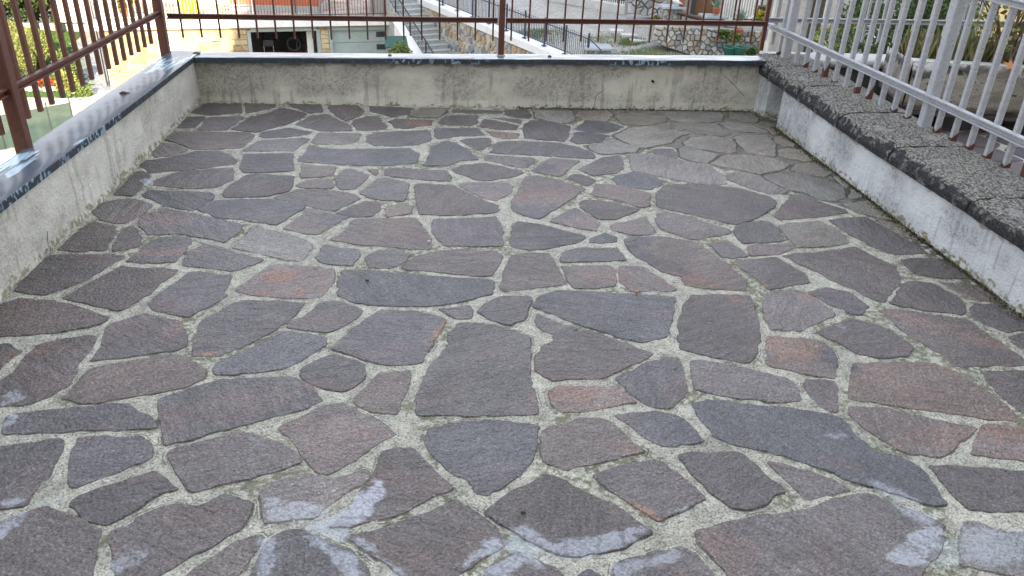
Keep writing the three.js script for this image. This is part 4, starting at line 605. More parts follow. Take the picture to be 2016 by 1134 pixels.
// ---------------------------------------------------------------- ground and the houses behind the camera, whose shade lies on the terrace
const G = -7.4;
const paveTint = () => { const k = rr(0.85, 1.12); return k; };
const mottled = (a, k = 0.35, sc = 8, n = 256) => colourTex(n, n, (u, v) => { const f = 1 - k / 2 + k * fbm(u * sc, v * sc, 5, sc) + 0.25 * (fbm(u * 64, v * 64, 2, 64) - 0.5); return a.map((q) => q * f); });
const MOT = {}, RB = {}, mm = (a, rough = 0.9, k = 0.4, r = 0.5, bump = 0.004) => { const kk = k > 0.45 ? 0.6 : k > 0.27 ? 0.4 : 0.2, key = kk + '_' + r; MOT[kk] ??= mottled([0.8, 0.8, 0.8], kk); MOT[key] ??= rep(MOT[kk], r, r); RB[r] ??= rep(grainBump, r * 2, r * 2); return new THREE.MeshStandardMaterial({ map: MOT[key], color: lin(a[0] / 0.8, a[1] / 0.8, a[2] / 0.8), roughness: rough, bumpMap: RB[r], bumpScale: bump }); };
const M = {
  render: mm([0.5, 0.48, 0.42]), cream: mm([0.62, 0.56, 0.44]), orange: mm([0.4, 0.115, 0.055], 0.9, 0.25), grey: mm([0.33, 0.33, 0.31]), concrete: mm([0.42, 0.42, 0.4]), white: mm([0.68, 0.68, 0.66], 0.7, 0.2), dark: std([0.035, 0.035, 0.04], 0.6), black: std([0.012, 0.012, 0.014], 0.6),
  sage: mm([0.28, 0.34, 0.32], 0.6, 0.15), wood: mm([0.13, 0.065, 0.028], 0.7), brownPipe: std([0.05, 0.028, 0.024], 0.45), terracotta: mm([0.36, 0.12, 0.06], 0.8, 0.3), glass: std([0.03, 0.035, 0.04], 0.08), blueIron: std([0.035, 0.05, 0.085], 0.45, { metalness: 0.3 }), darkIron: std([0.03, 0.03, 0.034], 0.5), yellowWall: mm([0.68, 0.52, 0.25]), roof: mm([0.3, 0.12, 0.07]),
  slate: mm([0.24, 0.27, 0.29], 0.7, 0.5), soil: mm([0.07, 0.05, 0.035], 1), steel: std([0.3, 0.31, 0.33], 0.4, { metalness: 0.6 }), green: std([0.01, 0.1, 0.07], 0.6), red: std([0.4, 0.03, 0.02], 0.7), gravel: null,
};
const gravelMap = colourTex(1024, 1024, (u, v) => { const c = vn(u * 90, v * 90, 90), e = vn(u * 190 + 5, v * 190, 190), f = 0.45 + 0.6 * sst(0.25, 0.75, c) + 0.35 * (e - 0.5), m = 0.8 + 0.4 * fbm(u * 6, v * 6, 4, 6); return [0.42 * f * m, 0.41 * f * m, 0.375 * f * m]; });
M.gravel = new THREE.MeshStandardMaterial({ map: gravelMap, roughness: 0.95, bumpMap: grainBump, bumpScale: 0.03 });
struct('ground', grid(2, 2, (s, t) => [mix(-400, 400, s), -7.55, mix(300, -500, t)], (s, t) => [s * 200, t * 200]), mm([0.13, 0.14, 0.08]));
{
  const house = (name, label, x0, x1, z0, z1, y1, mat) => {
    const o = thing(name, label, 'house', [(x0 + x1) / 2, -7.5, (z0 + z1) / 2]), w = x1 - x0, d = z1 - z0, h = y1 + 7.5;
    part('wall', box(w, h, d, 0, h / 2, 0), mat, o);
    const roof = new THREE.Shape(); roof.moveTo(-w / 2 - 0.5, 0); roof.lineTo(w / 2 + 0.5, 0); roof.lineTo(0, w * 0.16); roof.closePath(); part('roof', new THREE.ExtrudeGeometry(roof, { depth: d + 0.8, bevelEnabled: false }).translate(0, h + 0.01, -d / 2 - 0.4), M.roof, o);
    for (let y = 9; y < h - 1.5; y += 3) for (let x = -w / 2 + 1.2; x < w / 2 - 1; x += 2.4) { const f = part('window', box(1.1, 1.5, 0.08, x, y, -d / 2 - 0.03), M.white, o); part('pane', box(0.9, 1.3, 0.03, x, y, -d / 2 - 0.08), M.glass, f); }
    return o;
  };
  house('town_house', 'cream rendered house behind the viewer at the near end of the terrace', -2.9, 2, 1.75, 11, 11.6, M.cream);
  house('town_house', 'tall unseen grey house behind the viewer on the right, added to shade the stairs and the lane', 2.1, 15, 3.2, 12, 21, M.render);  // unseen house, height and place set by the shade it throws
  struct('terrace_foundation', box(4.85, 7.2, 7.7, 0.475, -3.91, -2.24), M.render);
}
{ // unseen wooded mountainside, added and shaped to darken reflections in coping and slabs
  const hm = new THREE.MeshStandardMaterial({ map: rep(mottled([0.06, 0.078, 0.06], 0.6), 14, 6), roughness: 1 });
  struct('added_hill', grid(120, 30, (s, t) => { const az = mix(-3.3, -0.32, s), R = 150 + 170 * t, h = -12 + (52 + 30 * fbm(s * 7, 2, 4)) * Math.pow(t, 0.8) * (0.25 + 0.75 * sst(-0.32, -0.6, az)) + (fbm(s * 90, t * 30, 3) - 0.5) * 9; return [Math.sin(az) * R * (s > 0.5 ? 1 : 1), h, -Math.cos(az) * R]; }), hm);
}
const foliage = (a) => new THREE.MeshStandardMaterial({ color: 0xffffff, vertexColors: true, roughness: 0.7, side: THREE.DoubleSide, ...a });
const leafMat = foliage();
function leaves(n, at, size, cols, long = 1.6, wid = 1) {                // n leaf blades; at() gives a place and a direction that the blade leans to
  const pos = new Float32Array(n * 18), nor = new Float32Array(n * 18), col = new Float32Array(n * 18), a = V(0, 0, 0), b = V(0, 0, 0), d = V(0, 0, 0), q = V(0, 0, 0);
  for (let i = 0; i < n; i++) {
    const [p, out] = at(), s = size * rr(0.6, 1.35), c = pick(cols), k = rr(0.7, 1.25);
    d.set(rr(-1, 1), rr(-1, 1), rr(-1, 1)); if (out) d.addScaledVector(V(...out), 0.8); d.normalize(); q.set(rr(-1, 1), rr(-1, 1), rr(-1, 1)); a.crossVectors(d, q).normalize(); b.crossVectors(a, d);
    const t = [[-0, 0, 0], [0.5, 0.5, 0.12], [0, 1, 0], [0, 0, 0], [0, 1, 0], [-0.5, 0.5, 0.12]];
    for (let j = 0; j < 6; j++) { const [x, y, z] = t[j], o = i * 18 + j * 3; for (let m = 0; m < 3; m++) { const e = ['x', 'y', 'z'][m]; pos[o + m] = p[m] + (a[e] * x * wid + d[e] * y * long + b[e] * z * wid) * s; nor[o + m] = b[e]; col[o + m] = c[m] * k; } }
  }
  const g = new THREE.BufferGeometry(); g.setAttribute('position', new THREE.BufferAttribute(pos, 3)); g.setAttribute('normal', new THREE.BufferAttribute(nor, 3)); g.setAttribute('color', new THREE.BufferAttribute(col, 3)); g.setAttribute('uv', new THREE.BufferAttribute(new Float32Array(n * 12), 2)); g.computeVertexNormals(); return g;
}
function ball(cx, cy, cz, rx, ry, rz, rough = 0.25, shell = 0.5) { const ph = rr(0, 50); return () => { const u = rr(-1, 1), a = rr(0, 6.283), s = Math.sqrt(1 - u * u), n = [s * Math.cos(a), u, s * Math.sin(a)], k = (1 - shell * rnd() * rnd()) * (1 + rough * (fbm(n[0] * 2.4 + ph, n[1] * 2.4 + n[2] * 2.1, 3) - 0.5) * 2); return [[cx + n[0] * rx * k, cy + n[1] * ry * k, cz + n[2] * rz * k], n]; }; }
const GREEN = [[0.05, 0.1, 0.025], [0.04, 0.075, 0.02], [0.075, 0.12, 0.03]], LIGHT = [[0.12, 0.17, 0.04], [0.15, 0.19, 0.05], [0.1, 0.15, 0.04]], YELLOW = [[0.25, 0.24, 0.05], [0.16, 0.18, 0.04], [0.3, 0.27, 0.08]], DRY = [[0.27, 0.21, 0.1], [0.2, 0.17, 0.08], [0.14, 0.15, 0.05]];
function blades(n, at, h, cols) { const g = leaves(n, () => { const p = at(); return [p, [0, 3, 0]]; }, h, cols, 1, 0.16); return g; }

// ---------------------------------------------------------------- lower garden on the left, in the sun
struct('courtyard_ground', grid(1, 1, (s, t) => [mix(-40, 14, s), G - 0.03, mix(-8, -60, t)], (s, t) => [s * 54, t * 52]), mm([0.4, 0.37, 0.32]));
{
  const lawn = struct('lawn', new THREE.ShapeGeometry(new THREE.Shape([[-40, 33.6], [-14.9, 33.6], [-15.2, 36.2], [-19.6, 45.2], [-20.2, 48.4], [-40, 48.4]].map((p) => new THREE.Vector2(...p)))).rotateX(-Math.PI / 2).translate(0, G + 0.004, 0), mm([0.05, 0.1, 0.02], 1, 0.6));
  const gr = part('grass', blades(30000, () => { let x, d; do { x = rr(-24, -14.9); d = rr(33.65, 48.3); } while (x > -15.2 - Math.max(0, d - 36.2) * 0.49 + 0.1); return [x, G, -d]; }, 0.09, [[0.07, 0.15, 0.02], [0.1, 0.19, 0.03], [0.05, 0.11, 0.02]]), leafMat, scene); gr.userData.kind = 'stuff';
  const pave = new THREE.Group(); pave.name = 'courtyard_paving'; pave.userData.kind = 'structure'; scene.add(pave);
  const pm = [mm([0.42, 0.38, 0.32], 0.9, 0.3), mm([0.36, 0.33, 0.28], 0.9, 0.3), mm([0.46, 0.42, 0.36], 0.9, 0.3)];
  let row = 0; for (let d = 29.75; d < 33.4; d += 0.34, row++) for (let x = -17.8 + (row % 2) * 0.28; x < -13.4; x += 0.56) part('paving_block', box(0.545, 0.05, 0.325, x + 0.28, G + rr(0.002, 0.008), -d - 0.17), pick(pm), pave);
  part('kerb', box(5, 0.09, 0.14, -17.3, G + 0.02, -33.52), M.concrete, pave);
  const path = new THREE.Group(); path.name = 'garden_path'; path.userData.kind = 'structure'; scene.add(path);
  const bm = [mm([0.3, 0.33, 0.38], 0.8, 0.2), mm([0.36, 0.39, 0.44], 0.8, 0.2), mm([0.26, 0.29, 0.34], 0.8, 0.2)];
  row = 0; for (let d = 33.8; d < 45; d += 0.42, row++) { const c = d < 36 ? -14.55 : -14.55 - (d - 36) * 0.46, w = d < 36 ? 0.65 : 1.1; for (let x = c - w + (row % 2) * 0.2; x < c + w + (d < 37 ? 0.4 : 0); x += 0.62) part('paving_block', box(0.6, 0.05, 0.4, x + 0.3, G + rr(0.006, 0.014), -d - 0.2), pick(bm), path); }
}
{
  const topiary = (p, r, label) => { const o = thing('topiary_bush', label, 'bush', [p[0], G, p[2]], 0, 'clipped round bushes on the lawn'), cy = p[1] - G; part('crown', [leaves(7000, ball(0, cy, 0, r, r, r, 0.05, 0.12), 0.05, [[0.2, 0.22, 0.06], [0.24, 0.25, 0.08], [0.16, 0.19, 0.05]]), new THREE.SphereGeometry(r * 0.86, 14, 10).translate(0, cy, 0).toNonIndexed()].map((g, i) => { if (i) { g.setAttribute('color', new THREE.Float32BufferAttribute(new Array(g.attributes.position.count * 3).fill(0).map((q, i) => [0.15, 0.17, 0.05][i % 3]), 3)); } return g; }), leafMat, o); part('trunk', cyl(0.06, 0.09, Math.max(0.3, cy), 0, Math.max(0.3, cy) / 2, 0), M.wood, o); };
  topiary([-20.001, -6.29, -39.5], 0.92, 'clipped yellow-green round bush, leftmost and highest of the three on the lawn'); topiary([-18.608, -6.263, -38.8], 0.72, 'clipped yellow-green round bush, right-hand one of the three on the lawn'); topiary([-19.077, -6.755, -37.6], 0.85, 'clipped yellow-green round bush, lowest and nearest of the three on the lawn');
  const tree = (p, r, h, cols, label) => { const o = thing('tree', label, 'tree', [p[0], G, p[2]]); part('trunk', cyl(0.1, 0.2, h, 0, h / 2, 0, 10), M.wood, o); for (let k = 0; k < 5; k++) part('limb', tube([[0, h * 0.45, 0], [rr(-1, 1) * r * 0.4, h * 0.75, rr(-1, 1) * r * 0.4], [rr(-1, 1) * r * 0.8, h * 1.05, rr(-1, 1) * r * 0.8]], 0.05, 8, 5), M.wood, o); const gs = []; for (let k = 0; k < 7; k++) gs.push(leaves(1500, ball(rr(-1, 1) * r * 0.65, h + rr(-0.55, 0.5) * r, rr(-1, 1) * r * 0.55, r * 0.55, r * 0.5, r * 0.55, 0.4, 0.8), 0.14, cols)); part('crown', gs, leafMat, o); };
  const mixG = [...GREEN, [0.16, 0.15, 0.03], [0.03, 0.05, 0.02]];  // sun yellow and near-black shade are put into these leaf colours
  tree([-24.247, -7.4, -47.838], 2.4, 3.6, [...mixG, ...YELLOW], 'yellow and green broad leafy tree at the far left behind the lawn'); tree([-22.754, -7.4, -48.036], 2.3, 3.0, mixG, 'dark green leafy tree behind the round bushes'); tree([-21.261, -7.4, -47.607], 1.9, 3.0, [...GREEN, [0.03, 0.05, 0.02]], 'dark leafy tree with a bare trunk beside the low garden wall'); tree([-20.63, -7.4, -48.964], 2.1, 3.4, [...mixG, ...YELLOW], 'green and yellow leafy tree left of the metal post');
  const hd = thing('hedge', 'dark green hedge closing the back of the lawn', 'hedge', [-23, G, -50]); part('crown', leaves(9000, () => [[rr(-6, 5), rr(0, 3.4), rr(-0.8, 0.8)], [0, 0.3, 1]], 0.13, GREEN), leafMat, hd);
  const lw = thing('garden_wall', 'low pale stone wall along the back of the lawn', 'wall', [-21, G, -48.5]); part('wall', box(6, 0.32, 0.3, 0, 0.16, 0, 0), M.concrete, lw); for (let x = -2.9; x < 3; x += 0.6) part('coping_stone', box(0.58, 0.07, 0.36, x + 0.3, 0.36, 0), M.concrete, lw);
  const sh = thing('shrub', 'yellow-green upright shrub at the edge of the lawn beside the path', 'shrub', [-15.904, -7.4, -35.345]); part('foliage', [leaves(1400, ball(0, 0.75, 0, 0.35, 0.8, 0.35, 0.3, 0.8), 0.1, LIGHT), leaves(900, ball(0.2, 0.35, 0.5, 0.4, 0.4, 0.4, 0.3, 0.8), 0.09, YELLOW)], leafMat, sh); part('stem', cyl(0.03, 0.05, 0.7, 0, 0.35, 0), M.wood, sh);
  const sh2 = thing('shrub', 'low light green shrub at the corner of the lawn and the paving', 'shrub', [-14.951, -7.4, -34.118]); part('foliage', leaves(900, ball(0, 0.2, 0, 0.45, 0.3, 0.4, 0.3, 0.9), 0.07, LIGHT), leafMat, sh2);
  const fb = thing('flower_bed', 'round stone-edged bed of red flowers on the lawn', 'flower bed', [-16.96, -7.4, -35.271]); for (let k = 0; k < 16; k++) { const a = k / 16 * 6.283; part('edging_stone', new THREE.DodecahedronGeometry(0.16, 0).scale(1.2, 0.8, 1).rotateY(rr(0, 6)).translate(Math.cos(a) * 0.75, 0.08, Math.sin(a) * 0.45), pick([M.concrete, M.white, M.slate]), fb); } part('soil', new THREE.SphereGeometry(0.7, 14, 6, 0, 7, 0, 1.57).scale(1, 0.25, 0.6), M.soil, fb); part('flowers', [leaves(420, ball(0, 0.24, 0, 0.6, 0.18, 0.35, 0.2, 0.8), 0.08, [[0.5, 0.03, 0.015], [0.6, 0.08, 0.02]]), leaves(260, ball(0, 0.18, 0, 0.62, 0.14, 0.36, 0.2, 0.8), 0.1, GREEN)], leafMat, fb);
  const ag = thing('agave', 'grey-green spiky agave on the lawn left of the flower bed', 'plant', [-18.455, -7.4, -36.531]); for (let k = 0; k < 12; k++) { const a = k / 12 * 6.283 + rr(-0.2, 0.2), t = rr(0.5, 0.9); part('leaf', new THREE.ConeGeometry(0.06, 0.9, 5).scale(1, 1, 0.35).translate(0, 0.42, 0).rotateX(t).rotateY(a), mm([0.1, 0.14, 0.1], 0.7), ag); }
  const ps = thing('metal_post', 'tall grey metal post by the left end of the garage wall', 'post', [-14.6, G, -35.9]); part('shaft', box(0.16, 3.8, 0.16, 0, 1.9, 0), M.steel, ps); part('base_plate', box(0.34, 0.04, 0.34, 0, 0.02, 0), M.steel, ps); part('side_rail', box(0.05, 3.5, 0.05, 0.2, 1.75, 0.02), M.dark, ps); part('cap', cyl(0.02, 0.13, 0.1, 0, 3.84, 0, 4), M.steel, ps);
  // green shade netting on a wire fence
  const A = [-15.268, -7.4, -26.474], B = [-13.129, -7.4, -28.893], nf = thing('net_fence', 'dark green shade net stretched on thin posts beside the sunlit paving', 'fence', A); const dx = B[0] - A[0], dz = B[2] - A[2];
  part('netting', grid(60, 10, (s, t) => [dx * s, 0.02 + 1.12 * t, dz * s + 0.05 * Math.sin(s * 40) * (1 - t)], (s, t) => [s * 6, t * 1.1]), new THREE.MeshStandardMaterial({ color: lin(0.03, 0.065, 0.05), roughness: 1, transparent: true, opacity: 0.86, side: THREE.DoubleSide }), nf);
  for (let k = 0; k <= 4; k++) part('post', cyl(0.02, 0.02, 1.3, dx * k / 4, 0.65, dz * k / 4 - 0.03, 8), M.darkIron, nf); part('wire', bar([0, 1.14, 0], [dx, 1.14, dz], 0.012), M.darkIron, nf);
  const wc = thing('low_wall', 'low white wall below the green net at the left edge', 'wall', [-14.31, -7.4, -25.628]); part('wall', box(6, 0.3, 0.5, 0, 0.15, 0, -0.2), M.white, wc); part('cap', box(6.1, 0.05, 0.6, 0, 0.33, 0, -0.2), M.white, wc);
}

// ---------------------------------------------------------------- garages under the upper yard
const wallM = (v = 0) => frame3([-14.1, G, -35.2], [12.5, 0, -3.2], [0, 1, 0]);
const inWall = (g) => g.applyMatrix4(wallM());                   // x along the wall, y up, z out of it
{
  const o = thing('garage_building', 'pale stone garage building with two grey-green doors under the upper yard', 'garage');
  const cut = (x0, x1, y0, y1) => part('wall', inWall(box(x1 - x0, y1 - y0, 0.35, (x0 + x1) / 2, (y0 + y1) / 2, -0.2)), M.render, o);
  cut(0, 2.2, -0.1, 2.45); cut(2.2, 2.95, 2.1, 2.45); cut(2.95, 5.86, -0.1, 2.45); cut(5.86, 9, 2.45, 2.46); cut(9, 9.42, -0.1, 2.45); cut(12.52, 13.4, -0.1, 2.45);
  const cs = [mm([0.42, 0.34, 0.19], 0.95, 0.5, 1), mm([0.36, 0.28, 0.16], 0.95, 0.5, 1), mm([0.46, 0.38, 0.23], 0.95, 0.5, 1), mm([0.31, 0.23, 0.13], 0.95, 0.5, 1)];
  for (const [a, b] of [[0.02, 2.12], [3.02, 5.84], [9.03, 9.41], [12.56, 13.3]]) { for (let y = 0; y < 2.38;) { const h = Math.min(2.43 - y, rr(0.17, 0.3)); for (let x = a; x < b - 0.02;) { let w = rr(0.2, 0.62); if (b - x - w < 0.16) w = b - x; const g = 0.008, j = () => rr(-0.007, 0.007), q = [[x + g + j(), y + g + j()], [x + w - g + j(), y + g + j()], [x + w - g + j(), y + h - g + j()], [x + g + j(), y + h - g + j()]]; part('stone_block', piece(refine(q, 0.2, 0.006, 0.3), rr(0.014, 0.034), 0.016, -0.02, { tilt: 0.05 }).applyMatrix4(wallM()), pick(cs), o); x += w; } y += h; } }
  part('stone_band', inWall(box(13.3, 0.1, 0.1, 6.7, 2.5, 0.02)), mm([0.3, 0.24, 0.15]), o);
  part('roof_slab', inWall(box(13.9, 0.3, 0.55, 6.75, 2.7, 0.02)), M.white, o);
  const d0 = part('door', inWall(box(0.75, 2.1, 0.06, 2.57, 1.05, -0.12)), M.white, o, 'small white side door'); part('door_frame', inWall(mergeAll([box(0.07, 2.14, 0.14, 2.2, 1.07, -0.05), box(0.07, 2.14, 0.14, 2.95, 1.07, -0.05), box(0.82, 0.07, 0.14, 2.57, 2.12, -0.05)])), M.sage, d0);
  for (const [a, b] of [[5.86, 9], [9.42, 12.52]]) part('door_frame', inWall(mergeAll([box(0.14, 2.4, 0.2, a + 0.07, 1.2, -0.06), box(0.14, 2.4, 0.2, b - 0.07, 1.2, -0.06), box(b - a - 0.28, 0.13, 0.2, (a + b) / 2, 2.38, -0.06)])), M.sage, o);
  const sd = part('sectional_door', inWall(box(2.8, 2.3, 0.05, 10.97, 1.15, -0.2)), M.sage, o, 'closed grey-green garage door'); for (let k = 0; k < 4; k++) part('door_panel', inWall(box(2.78, 0.55, 0.03, 10.97, 0.29 + k * 0.573, -0.155)), M.sage, sd);
  for (let k = 0; k < 4; k++) part('door_window', inWall(box(0.5, 0.24, 0.02, 11.85, 0.35 + k * 0.573, -0.134)), M.glass, sd);
  // inside of the open garage
  part('room', [[3.1, 2.4, 0.05, 7.43, 1.2, -4.5], [0.05, 2.4, 4.2, 5.9, 1.2, -2.45], [0.05, 2.4, 4.2, 8.97, 1.2, -2.45], [3.1, 0.05, 4.3, 7.43, 2.44, -2.45], [3.1, 0.04, 4.3, 7.43, -0.02, -2.4]].map((b) => inWall(box(...b))), mm([0.14, 0.13, 0.12]), o);
  const lampO = thing('wall_lamp', 'small cylindrical lamp fixed to the sunlit stone garage wall', 'lamp'); part('body', inWall(cyl(0.05, 0.05, 0.34, 0, 0, 0, 10).rotateZ(1.57).translate(4.5, 2.02, 0.1)), M.steel, lampO); part('bracket', inWall(box(0.12, 0.08, 0.1, 4.5, 2.02, 0.04)), M.dark, lampO); rebase(lampO, [-9.7, -5.4, -36.3]);
  const cab = thing('cupboard', 'dark shelved cupboard at the back of the open garage', 'cupboard'); part('carcass', inWall(box(1.5, 2.0, 0.4, 7.5, 1.0, -4.2)), M.dark, cab); for (let k = 0; k < 2; k++) for (let j = 0; j < 3; j++) part('shelf', inWall(box(0.6, 0.06, 0.1, 7.15 + k * 0.72, 0.7 + j * 0.5, -3.96)), M.wood, cab); rebase(cab, [-6.9, G, -38]);
  const ch = thing('folding_chair', 'metal folding chair just inside the open garage', 'chair'); for (const s of [0, 0.42]) { part('leg', inWall(bar([6.55 + s, 0, -0.9], [6.55 + s, 1.75, -1.1], 0.03)), M.steel, ch); part('leg', inWall(bar([6.55 + s, 0, -1.4], [6.55 + s, 1.1, -1.0], 0.03)), M.steel, ch); } part('backrest', inWall(box(0.45, 0.28, 0.03, 6.76, 1.62, -1.07)), M.dark, ch); part('seat', inWall(box(0.45, 0.04, 0.4, 6.76, 1.1, -0.95)), M.steel, ch); rebase(ch, [-7.5, G, -37.5]);
  const bk = thing('exercise_bike', 'dark exercise bike at the right inside the open garage', 'exercise bike'); part('frame', [inWall(bar([7.9, 0.1, -1.6], [8.1, 1.6, -1.6], 0.06)), inWall(bar([8.1, 1.3, -1.6], [8.5, 0.2, -1.6], 0.06))], M.dark, bk); part('flywheel', inWall(new THREE.TorusGeometry(0.3, 0.06, 8, 20).translate(7.95, 1.45, -1.6)), M.dark, bk); part('saddle', inWall(box(0.3, 0.07, 0.16, 8.55, 1.35, -1.6)), M.dark, bk); part('handlebar', inWall(bar([7.95, 1.85, -1.75], [8.1, 1.85, -1.35], 0.03)), M.steel, bk); part('seat_post', inWall(bar([8.45, 0.3, -1.6], [8.55, 1.32, -1.6], 0.04)), M.steel, bk); rebase(bk, [-6.2, G, -38.4]);
  const pn = thing('white_panel', 'white upright panel leaning at the right inside the open garage', 'panel'); part('board', inWall(box(0.28, 2.2, 0.05, 8.6, 1.1, -0.55)), M.white, pn); part('edge_strip', inWall(box(0.03, 2.2, 0.07, 8.77, 1.1, -0.55)), M.dark, pn); rebase(pn, [-5.7, G, -37.9]);
  rebase(o, [-7.8, G, -37]);
}
{ // the yard above
  const uy = -4.56, yard = new THREE.Group(); yard.name = 'upper_yard'; yard.userData.kind = 'structure'; scene.add(yard);
  part('slab', inWall(box(14.2, 0.2, 14, 6.6, 2.72, -7.3)), M.concrete, yard);
  const ym = [mm([0.44, 0.39, 0.33], 0.9, 0.3), mm([0.38, 0.34, 0.29], 0.9, 0.3), mm([0.34, 0.29, 0.25], 0.9, 0.3)], om = [mm([0.33, 0.2, 0.16], 0.9, 0.3), mm([0.28, 0.17, 0.14], 0.9, 0.3), mm([0.38, 0.24, 0.2], 0.9, 0.3)];
  for (let r = 0; r < 10; r++) for (let x = 0; x < 13.4; x += 0.72) if (x > 3 || r > 3) { const red = x > 5 && x < 9.2 && r > 2; part('paving_slab', inWall(box(0.7, 0.05, 0.48, x + 0.36 + (r % 2) * 0.3, 2.85 + rr(-0.003, 0.003), -0.62 - r * 0.5)), pick(red ? om : ym), yard); }
  const oh = thing('orange_house', 'orange rendered house with a grey plinth beside the upper yard', 'house', [-7.5, uy, -41.7]);
  part('wall', box(4, 6, 6, 0, 3.3, 0), M.orange, oh); part('plinth', box(4.06, 0.34, 6.06, 0, 0.16, 0), M.grey, oh); part('downpipe', cyl(0.05, 0.05, 6, 2.06, 3, 3.1, 10), M.steel, oh); part('roof', new THREE.ConeGeometry(4.9, 2, 4, 1).rotateY(Math.PI / 4).translate(0, 7.35, 0), M.roof, oh);
  part('window', box(0.8, 1.4, 0.1, -1.0, 2.6, 3.02), M.white, oh); part('window', box(0.8, 1.4, 0.1, 1.0, 2.6, 3.02), M.white, oh);
  const wh = thing('cream_house', 'pale cream rendered house with small orange shutters at the upper left', 'house', [-13.8, uy - 1, -43.2]);
  part('wall', box(8.5, 7, 5, 0, 3.5, 0), M.cream, wh); part('roof', new THREE.ConeGeometry(6.4, 2, 4, 1).rotateY(Math.PI / 4).translate(0, 8.0, 0), M.roof, wh); for (const [x, y] of [[-1.2, 1.5], [0.6, 1.6]]) { const w = part('window', box(0.9, 1.0, 0.1, x, y, 2.52), M.white, wh); part('pane', box(0.7, 0.8, 0.04, x, y, 2.58), M.glass, w); } part('shutter', box(0.55, 0.5, 0.08, 3.3, 1.75, 2.55), mm([0.62, 0.25, 0.08]), wh); part('shutter', box(0.3, 0.18, 0.06, 3.3, 1.38, 2.55), M.wood, wh);
  const railing = (name, label, a, b, m, step) => {
    const o = thing(name, label, 'railing'); const R = (x, y, x2, y2, w) => inWall(bar([x, y, 0.08], [x2, y2, 0.08], w));
    part('rail', R(a, 3.9, b, 3.9, 0.045), m, o); part('rail', R(a, 3.02, b, 3.02, 0.035), m, o); for (let x = a; x <= b + 0.01; x += (b - a) / Math.round((b - a) / 1.6)) part('post', R(x, 2.84, x, 3.93, 0.05), m, o); for (let x = a + step; x < b - 0.02; x += step) part('bar', R(x, 3.02, x, 3.9, 0.016), m, o); rebase(o, [-14.1 + (a + b) / 2 * 0.969, -4.55, -35.2 - (a + b) / 2 * 0.248]);
  };
  railing('yard_railing', 'left part of the grey upper yard railing above the stone garage wall, its sunlit look painted white', 0.2, 6.2, M.white, 0.13); railing('yard_railing', 'dark thin-barred railing along the upper yard above the garage doors', 6.3, 13.2, M.darkIron, 0.128);  // one grey railing: sunlit look painted white on the left, dark on the right
  const yp = thing('flower_pot', 'bright yellow flowering bush behind the left yard railing', 'flower pot', [-10.65, uy, -36.3]); part('pot', cyl(0.24, 0.2, 0.25, 0, 0.13, 0), mm([0.6, 0.5, 0.03]), yp); for (let k = 0; k < 12; k++) part('bloom', new THREE.IcosahedronGeometry(0.13, 1).translate((k % 4 - 1.5) * 0.17 + rr(-0.03, 0.03), 0.38 + Math.floor(k / 4) * 0.2, rr(-0.1, 0.1)), std([0.72, 0.66, 0.02], 0.8), yp);
  const rp = thing('flower_pot', 'red and yellow flowers in a pot at the left end of the upper yard', 'flower pot', [-13.4, uy, -36.6]); part('pot', cyl(0.26, 0.2, 0.4, 0, 0.2, 0), M.terracotta, rp); part('flowers', [leaves(160, ball(0, 0.75, 0, 0.4, 0.35, 0.3), 0.12, [[0.6, 0.06, 0.03], [0.65, 0.5, 0.05]]), leaves(260, ball(0, 0.6, 0, 0.42, 0.35, 0.3), 0.12, LIGHT)], leafMat, rp);
  const tb = thing('garden_table', 'white garden table with a bench behind the left railing', 'table', [-12.3, uy, -38]); part('top', box(1.6, 0.06, 0.8, 0, 0.74, 0), M.white, tb); for (const x of [-0.7, 0.7]) for (const z of [-0.3, 0.3]) part('leg', box(0.06, 0.72, 0.06, x, 0.36, z), M.white, tb);
  const tp = thing('planter', 'large round terracotta planter on the upper yard near the stairs', 'planter', [-2.287, -4.53, -42.434]); part('bowl', new THREE.LatheGeometry([[0, 0], [0.34, 0], [0.46, 0.2], [0.5, 0.42], [0.54, 0.44], [0.54, 0.5], [0.46, 0.5], [0.42, 0.3], [0, 0.28]].map((p) => new THREE.Vector2(...p)), 24), M.terracotta, tp); part('soil', cyl(0.44, 0.44, 0.02, 0, 0.42, 0, 20), M.soil, tp);
}

